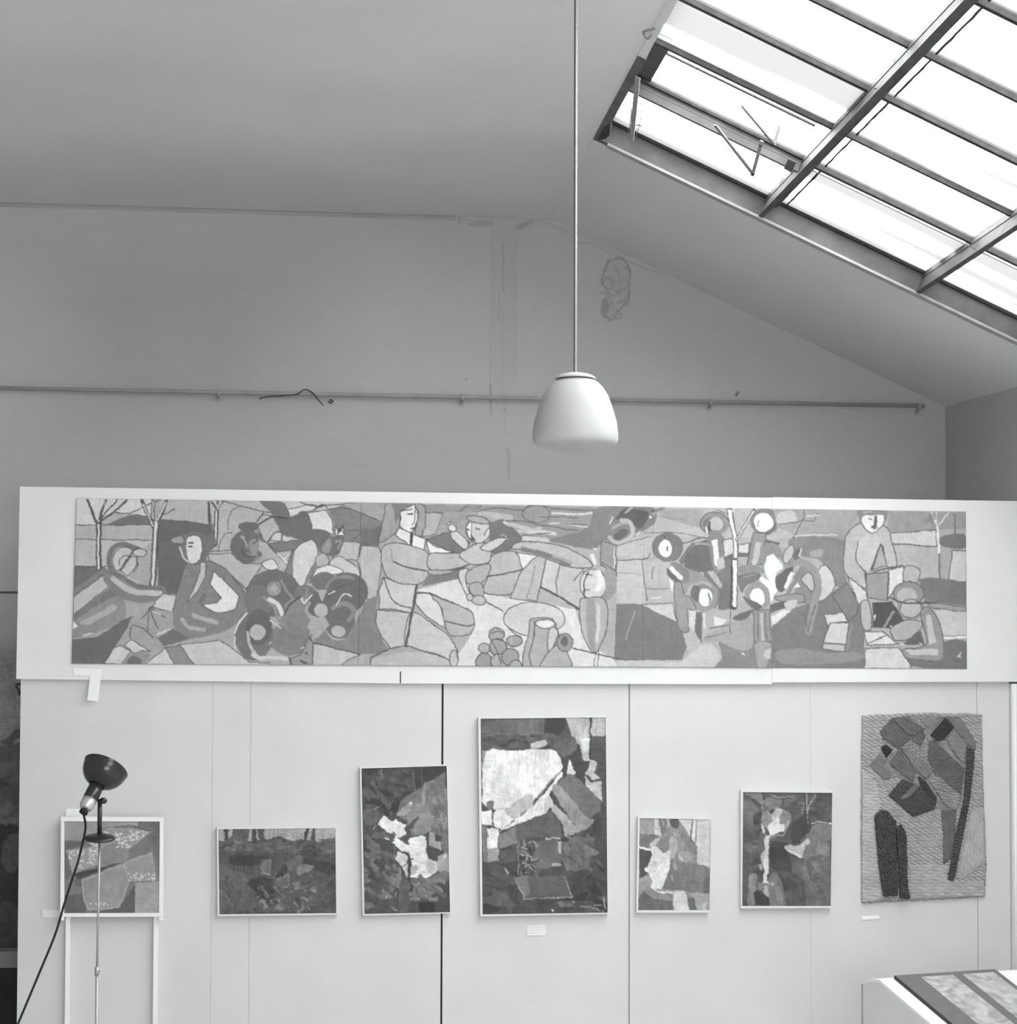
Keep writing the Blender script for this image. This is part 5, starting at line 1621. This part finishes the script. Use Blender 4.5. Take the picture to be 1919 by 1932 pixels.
for k, (nm, txt, g, h, an, pr, rl, pi_) in enumerate(patches):
    woven(nm, tpoly(txt), g*(0.82 if nm == 'woven_patch' else 0.95), 0.013 + h, an, pr, 0.012, tap, rl, pi_, 1.3, 0.42, 40 + k)

# ------------------------------------------------------------------ large dark canvas leaning behind the display wall
YD = YB - 0.12
q = ((-150, 1229.5), (250, 1231), (250, 1790), (-150, 1790))
a = Art(q, 142, 27).frame(0, 1200, 2.637)
a.F(98, "-400 700 -10 570 30 520 84 455 75 540 100 520 240 400 500 500 500 930 -400 930", 0, 0)
a.dabs(40, (-300, 500, 500, 930), (86, 98, 110), 60, -0.6, 0.4)
a.F(130, "-60 930 0 905 75 900 70 870 90 925 60 932", 0, 0)
a.F(72, "-400 935 500 935 500 1560 -400 1560", 0, 0).F(104, "10 1120 30 1010 100 980 100 1130 60 1180", 0).F(84, "0 1360 40 1320 100 1380 100 1550 0 1550", 0)
a.finish(0.13, 1.9)
lean = thing('dark_canvas', 'large dark canvas hung on the back wall, glimpsed past the display wall\'s left end', 'painting', tuple(P(20, 1790, YB)))
canvas('canvas', a, YD, M_PAINTD, lean, 3.0)
b4 = [P(x, y, YD + 0.004) for x, y in q]
MB().hexa(b4, [Vector((p.x, YB - 0.001, p.z)) for p in b4]).build('stretcher', M_STUD, lean)
M_DADO = mat('grey_box_front', 146, 0.8, 0.1)
M_DADOD = mat('black_box_front', 56, 0.8, 0.2)
zz0, zz1 = P(20, 1788, YB - 0.3).z, P(20, 1826, YB - 0.3).z
bx0, bx1 = P(-150, 1800, YB - 0.3).x, P(200, 1800, YB - 0.3).x
chest = thing('low_chest', 'low dark chest with grey top rail behind the display wall\'s left end', 'chest', ((bx0 + bx1)/2, YB - 0.2, 0))
MB().box(bx0, bx1, YB - 0.30, YB - 0.13, zz1, zz0 - 0.02).build('top_rail', M_DADO, chest)
MB().box(bx0, bx1, YB - 0.295, YB - 0.13, 0, zz1).build('body', M_DADOD, chest)

# ------------------------------------------------------------------ pendant lamp
YP = 7.3
KP = F_PX/(P(1087, 800, YP) - CAM).dot(FWD)            # photo scale at the lamp
pc = P(1086, 833, YP)
M_OPAL = bpy.data.materials.new('opal_glass')
M_OPAL.use_nodes = True
_b = M_OPAL.node_tree.nodes['Principled BSDF']
_b.inputs['Base Color'].default_value = (0.52, 0.53, 0.525, 1)
_b.inputs['Roughness'].default_value = 0.28
_b.inputs['Subsurface Weight'].default_value = 0.8
_b.inputs['Subsurface Radius'].default_value = (0.10, 0.10, 0.10)
_b.inputs['Subsurface Scale'].default_value = 1.0
_b.inputs['Specular IOR Level'].default_value = 0.25
_nt = M_OPAL.node_tree
_tc = _nt.nodes.new('ShaderNodeTexCoord'); _nz = _nt.nodes.new('ShaderNodeTexNoise'); _nz.inputs['Scale'].default_value = 9
_nt.links.new(_tc.outputs['Object'], _nz.inputs['Vector'])
_rp = _nt.nodes.new('ShaderNodeValToRGB')
_rp.color_ramp.elements[0].position = 0.3; _rp.color_ramp.elements[0].color = (0.41, 0.413, 0.411, 1)
_rp.color_ramp.elements[1].position = 0.7; _rp.color_ramp.elements[1].color = (0.46, 0.463, 0.461, 1)
_nt.links.new(_nz.outputs['Fac'], _rp.inputs['Fac']); _nt.links.new(_rp.outputs['Color'], _b.inputs['Base Color'])
_b.inputs['Roughness'].default_value = 0.45
M_CAPW = mat('white_enamel_cap', 0.5, 0.6, 0.03, 10, lin=True)
pend = thing('pendant_lamp', 'white opal glass pendant lamp hanging on a long cord', 'lamp', tuple(pc + Vector((0, 0, 0.3))))
gp = [(0.0, -0.052), (0.008, -0.0515), (0.05, -0.041), (0.10, -0.027), (0.14, -0.014), (0.151, -0.008), (0.156, 0.0), (0.158, 0.012), (0.1575, 0.03), (0.152, 0.073),
      (0.138, 0.121), (0.121, 0.169), (0.102, 0.198), (0.088, 0.213), (0.072, 0.224), (0.06, 0.226)]
MB().lathe(gp, pc, (0, 0, 1), 56).build('glass_shade', M_OPAL, pend, True)
M_CAPD = mat('dark_gallery_ring', 0.08, 0.6, 0.1, 30, lin=True)
MB().lathe([(0.0, 0.223), (0.067, 0.223), (0.067, 0.233), (0.0, 0.233)], pc, (0, 0, 1), 40).build('gallery_ring', M_CAPD, pend, True)
MB().lathe([(0.0, 0.230), (0.075, 0.230), (0.0755, 0.233), (0.070, 0.239), (0.055, 0.246), (0.034, 0.251), (0.012, 0.253), (0.0, 0.253)], pc, (0, 0, 1), 40).build('cap', M_CAPW, pend, True)
zt_ = Z_CEIL
M_CORD = mat('pale_twisted_flex', 0.5, 0.7, 0.15, 80, lin=True)
MB().tube([pc + Vector((0.001, 0, 0.248)), Vector((pc.x + 0.001, pc.y, zt_ - 0.012))], 0.0042, 8).build('cord', M_CORD, pend, True)
MB().tube([pc + Vector((-0.0045, 0.002, 0.248)), Vector((pc.x - 0.0045, pc.y + 0.002, zt_ - 0.012))], 0.0022, 6).build('cord_strand', M_DARK, pend, True)
MB().lathe([(0.0, -0.04), (0.02, -0.04), (0.045, -0.012), (0.05, 0.0), (0.0, 0.0)], Vector((pc.x, pc.y, zt_)), (0, 0, 1), 24).build('ceiling_rose', M_WHITE, pend, True)

# ------------------------------------------------------------------ spot lamp on a thin pole
YS = 7.6
SL = lambda x, y, dy=0.0: P(100 + x/8.72, 1400 + y/8.72, YS + dy)
M_BLACK = mat('glossy_black_enamel', 0.022, 0.22, 0.05, 10, lin=True, spec=0.6)
M_BLACKM = mat('black_lacquer_tube', 0.02, 0.35, 0.05, 10, lin=True, spec=0.5)
M_ALU = mat('brushed_aluminium', 0.6, 0.35, 0.06, 40, lin=True, metallic=0.7)
M_INNER = mat('white_reflector', 0.7, 0.5, 0.03, 10, lin=True)
M_POLE = mat('nickel_plated_pole', 0.42, 0.35, 0.05, 40, lin=True, metallic=0.5)
M_CABLE = mat('black_rubber_cable', 0.012, 0.6, 0.05, 10, lin=True)
pole_top = SL(770, 1000)
lampo = thing('spot_lamp', 'black metal spot lamp on a thin pole with disc collar, aimed up at the mural', 'lamp', (pole_top.x, YS, 0.0))
ax = Vector((0.40*0.87, 0.50, 0.915*0.87)).normalized()
neck = SL(740, 690, 0.0)
# bowl along ax: back at the neck, rim ahead
sh = [(0.030, -0.006), (0.044, 0.002), (0.058, 0.012), (0.070, 0.026), (0.078, 0.042), (0.0825, 0.060), (0.084, 0.074), (0.086, 0.076)]
shade_ = MB().lathe(sh, neck, ax, 56).build('shade', M_BLACK, lampo, True)
si = [(0.084, 0.076), (0.081, 0.060), (0.076, 0.043), (0.068, 0.028), (0.056, 0.015), (0.042, 0.005), (0.02, 0.0), (0.0, -0.001)]
MB().lathe(si, neck, ax, 56).build('reflector', M_INNER, shade_, True)
MB().lathe([(0.0, 0.0), (0.020, 0.0), (0.020, 0.02), (0.0295, 0.05), (0.026, 0.066), (0.012, 0.076), (0.0, 0.078)], neck, ax, 32).build('bulb', M_INNER, shade_, True)
MB().lathe([(0.0, 0.0), (0.0275, 0.0), (0.0275, -0.078), (0.026, -0.080), (0.0, -0.080)], neck + ax*0.008, ax, 32).build('socket_sleeve', M_BLACK, lampo, True)
cap_ = MB().lathe([(0.0, -0.068), (0.0265, -0.068), (0.027, -0.098), (0.023, -0.110), (0.018, -0.115), (0.0, -0.115)], neck + ax*0.0, ax, 32).build('socket_cap', M_ALU, lampo, True)
MB().lathe([(0.0, -0.112), (0.010, -0.112), (0.010, -0.119), (0.016, -0.121), (0.016, -0.131), (0.009, -0.134), (0.0, -0.134)], neck, ax, 20).build('cable_gland', M_CABLE, cap_, True)
kb = SL(832, 965, -0.01)
kn_ = MB().tube([SL(770, 960, 0.0), kb], 0.006, 10).build('knuckle', M_BLACKM, lampo, True)
MB().lathe([(0.0, -0.012), (0.009, -0.012), (0.0115, -0.006), (0.0115, 0.006), (0.009, 0.012), (0.0, 0.012)], kb, (0.6, -0.8, 0), 20).build('clamp_knob', M_BLACKM, kn_, True)
tb = SL(770, 1530)
MB().tube([tb, Vector((tb.x, tb.y, SL(770, 940).z))], 0.0085, 16).build('stem', M_BLACKM, lampo, True)
bc = SL(772, 1592)
MB().lathe([(0.0, -0.004), (0.054, -0.003), (0.058, 0.0), (0.0585, 0.004), (0.050, 0.010), (0.034, 0.015), (0.016, 0.018), (0.0, 0.019)], bc, (0.02, -0.17, 1), 48).build('disc_collar', M_BLACKM, lampo, True)
pb = Vector((P(184, 1900, YS).x, YS, 0.03))
MB().tube([Vector((bc.x, bc.y, bc.z)), P(183.5, 1832, YS)], 0.0042, 12).build('pole', M_POLE, lampo, True)
MB().tube([P(183.3, 1835, YS), pb], 0.0056, 12).build('lower_pole', M_POLE, lampo, True)
pcl_ = MB().tube([P(183.4, 1824, YS), P(183.3, 1840, YS)], 0.0085, 12).build('pole_clamp', M_POLE, lampo, True)
MB().tube([P(184, 1831, YS), P(191, 1830.5, YS)], [0.004, 0.0055], 10).build('clamp_screw', M_POLE, pcl_, True)
MB().lathe([(0.0, 0.0), (0.15, 0.0), (0.15, 0.012), (0.12, 0.022), (0.02, 0.034), (0.0, 0.035)], Vector((pb.x, pb.y, 0)), (0, 0, 1), 40).build('foot', M_BLACKM, lampo, True)
cb = [neck - ax*0.130] + [P(x, y, YS - 0.01) for x, y in ((162, 1560), (156, 1592), (147, 1628), (138, 1655), (122, 1705), (105, 1762), (78, 1828), (36, 1928), (-20, 2060))]
zc = cb[-1].copy(); zc.z = 0.006
cb += [zc + Vector((-0.03, 0, 0)), zc + Vector((-0.4, -0.1, 0))]
MB().tube(smooth_pts([tuple(p) for p in cb], False, 5), 0.0042, 8).build('cable', M_CABLE, lampo, True)

# ------------------------------------------------------------------ sloping display desk at the right with a mounted album sheet
M_DESK = mat('white_desk_cloth', 198, 0.9, 0.04, 6, 0.1)
M_DESKT = mat('white_desk_top', 212, 0.8, 0.02, 6)
M_MOUNT = mat('grey_mount_board', 98, 0.8, 0.06, 20)
M_MOUNTD = mat('dark_board_edge', 60, 0.8, 0.06, 20)
YT = 8.4
C0 = P(1688, 1842, YT)                                  # far left corner of the mount board
phi = math.radians(19)
e1 = Vector((math.cos(phi), math.sin(phi), 0))
alpha = math.radians(21)
nh = Vector((math.sin(phi), -math.cos(phi), 0))
e2 = nh*math.cos(alpha) + Vector((0, 0, -math.sin(alpha)))
en = e1.cross(e2); en = -en if en.z < 0 else en
desk = thing('display_desk', 'white sloping display desk standing in front of the display wall under the album sheet', 'desk', (C0.x + 0.4, C0.y - 0.4, 0))
org = C0 - e1*0.075 - en*0.012
LN, WD = 1.05, 0.95
b0 = org - e1*0.0
top4 = [org - e2*0.0, org + e1*WD, org + e1*WD + e2*LN, org + e2*LN]
MB().hexa(top4, [p - en*0.012 for p in top4]).build('top', M_DESKT, desk)
ledge = [org - nh*0.13 - Vector((0, 0, 0.022)), org - nh*0.06 + Vector((0, 0, -0.004)), org]
rs = e1*WD
MB().hexa([ledge[0], ledge[0] + rs, ledge[1] + rs, ledge[1]], [p - Vector((0, 0, 0.012)) for p in (ledge[0], ledge[0] + rs, ledge[1] + rs, ledge[1])]).build('back_ledge', M_DESKT, desk)
MB().hexa([ledge[1], ledge[1] + rs, org + rs, org], [p - Vector((0, 0, 0.012)) for p in (ledge[1], ledge[1] + rs, org + rs, org)]).build('back_ledge', M_DESKT, desk)


def side_panel(o):
    pts = [ledge[0] - Vector((0, 0, 0.012)), ledge[1] - Vector((0, 0, 0.012)), org - en*0.012, org + e2*LN - en*0.012]
    pts = [p + o for p in pts]
    lo = [Vector((pts[-1].x, pts[-1].y, 0)), Vector((pts[0].x, pts[0].y, 0))]
    ps = pts + lo
    n_ = len(ps)
    return ps + [p + e1*0.015 for p in ps], [tuple(range(n_)), tuple(range(n_, 2*n_))] + [(i, (i+1) % n_, n_ + (i+1) % n_, n_ + i) for i in range(n_)]


v_, f_ = side_panel(Vector((0, 0, 0))); mesh('side_panel', v_, f_, M_DESK, desk)
v_, f_ = side_panel(e1*(WD - 0.015)); mesh('side_panel', v_, f_, M_DESK, desk)
for base in (ledge[0] - Vector((0, 0, 0.012)), org + e2*LN - en*0.012):
    a4 = [base, base + rs, Vector((base.x + rs.x, base.y + rs.y, 0)), Vector((base.x, base.y, 0))]
    sgn = nh*0.012 if base is not None and (base - org).dot(nh) < 0 else -nh*0.012
    MB().hexa(a4, [p + sgn for p in a4]).build('end_panel', M_DESK, desk)
sheet = thing('album_sheet', 'dark grey mount board with pale pictures lying on the sloping desk', 'album sheet', tuple(C0 + e1*0.3 + e2*0.4))


def bp(u, v, h=0.0):
    return C0 + e1*u + e2*v + en*h


def slabq(mb, u0, u1, v0, v1, h0, h1):
    return mb.hexa([bp(u0, v0, h0), bp(u1, v0, h0), bp(u1, v1, h0), bp(u0, v1, h0)], [bp(u0, v0, h1), bp(u1, v0, h1), bp(u1, v1, h1), bp(u0, v1, h1)])


BW = 0.535
slabq(MB(), 0, BW, 0, 1.0, -0.011, 0.004).build('core', M_MOUNTD, sheet)
slabq(MB(), 0.002, BW - 0.002, 0.002, 0.998, 0.004, 0.005).build('mount', M_MOUNT, sheet)
M_PRINT = bpy.data.materials.new('mottled_grey_print')
M_PRINT.use_nodes = True
nt_ = M_PRINT.node_tree
b_ = nt_.nodes['Principled BSDF']; b_.inputs['Roughness'].default_value = 0.6
tc_ = nt_.nodes.new('ShaderNodeTexCoord'); n_ = nt_.nodes.new('ShaderNodeTexNoise'); n_.inputs['Scale'].default_value = 14; n_.inputs['Detail'].default_value = 5; n_.inputs['Distortion'].default_value = 1.2
r_ = nt_.nodes.new('ShaderNodeValToRGB')
r_.color_ramp.elements[0].position = 0.35; r_.color_ramp.elements[0].color = (0.24, 0.245, 0.242, 1)
r_.color_ramp.elements[1].position = 0.68; r_.color_ramp.elements[1].color = (0.48, 0.485, 0.482, 1)
nt_.links.new(tc_.outputs['Object'], n_.inputs['Vector']); nt_.links.new(n_.outputs['Fac'], r_.inputs['Fac']); nt_.links.new(r_.outputs['Color'], b_.inputs['Base Color'])
for u0, u1, v0, v1 in ((0.115, 0.285, 0.03, 0.94), (0.335, 0.505, 0.03, 0.94)):
    slabq(MB(), u0, u1, v0, v1, 0.005, 0.0065).build('picture', M_PRINT, sheet)
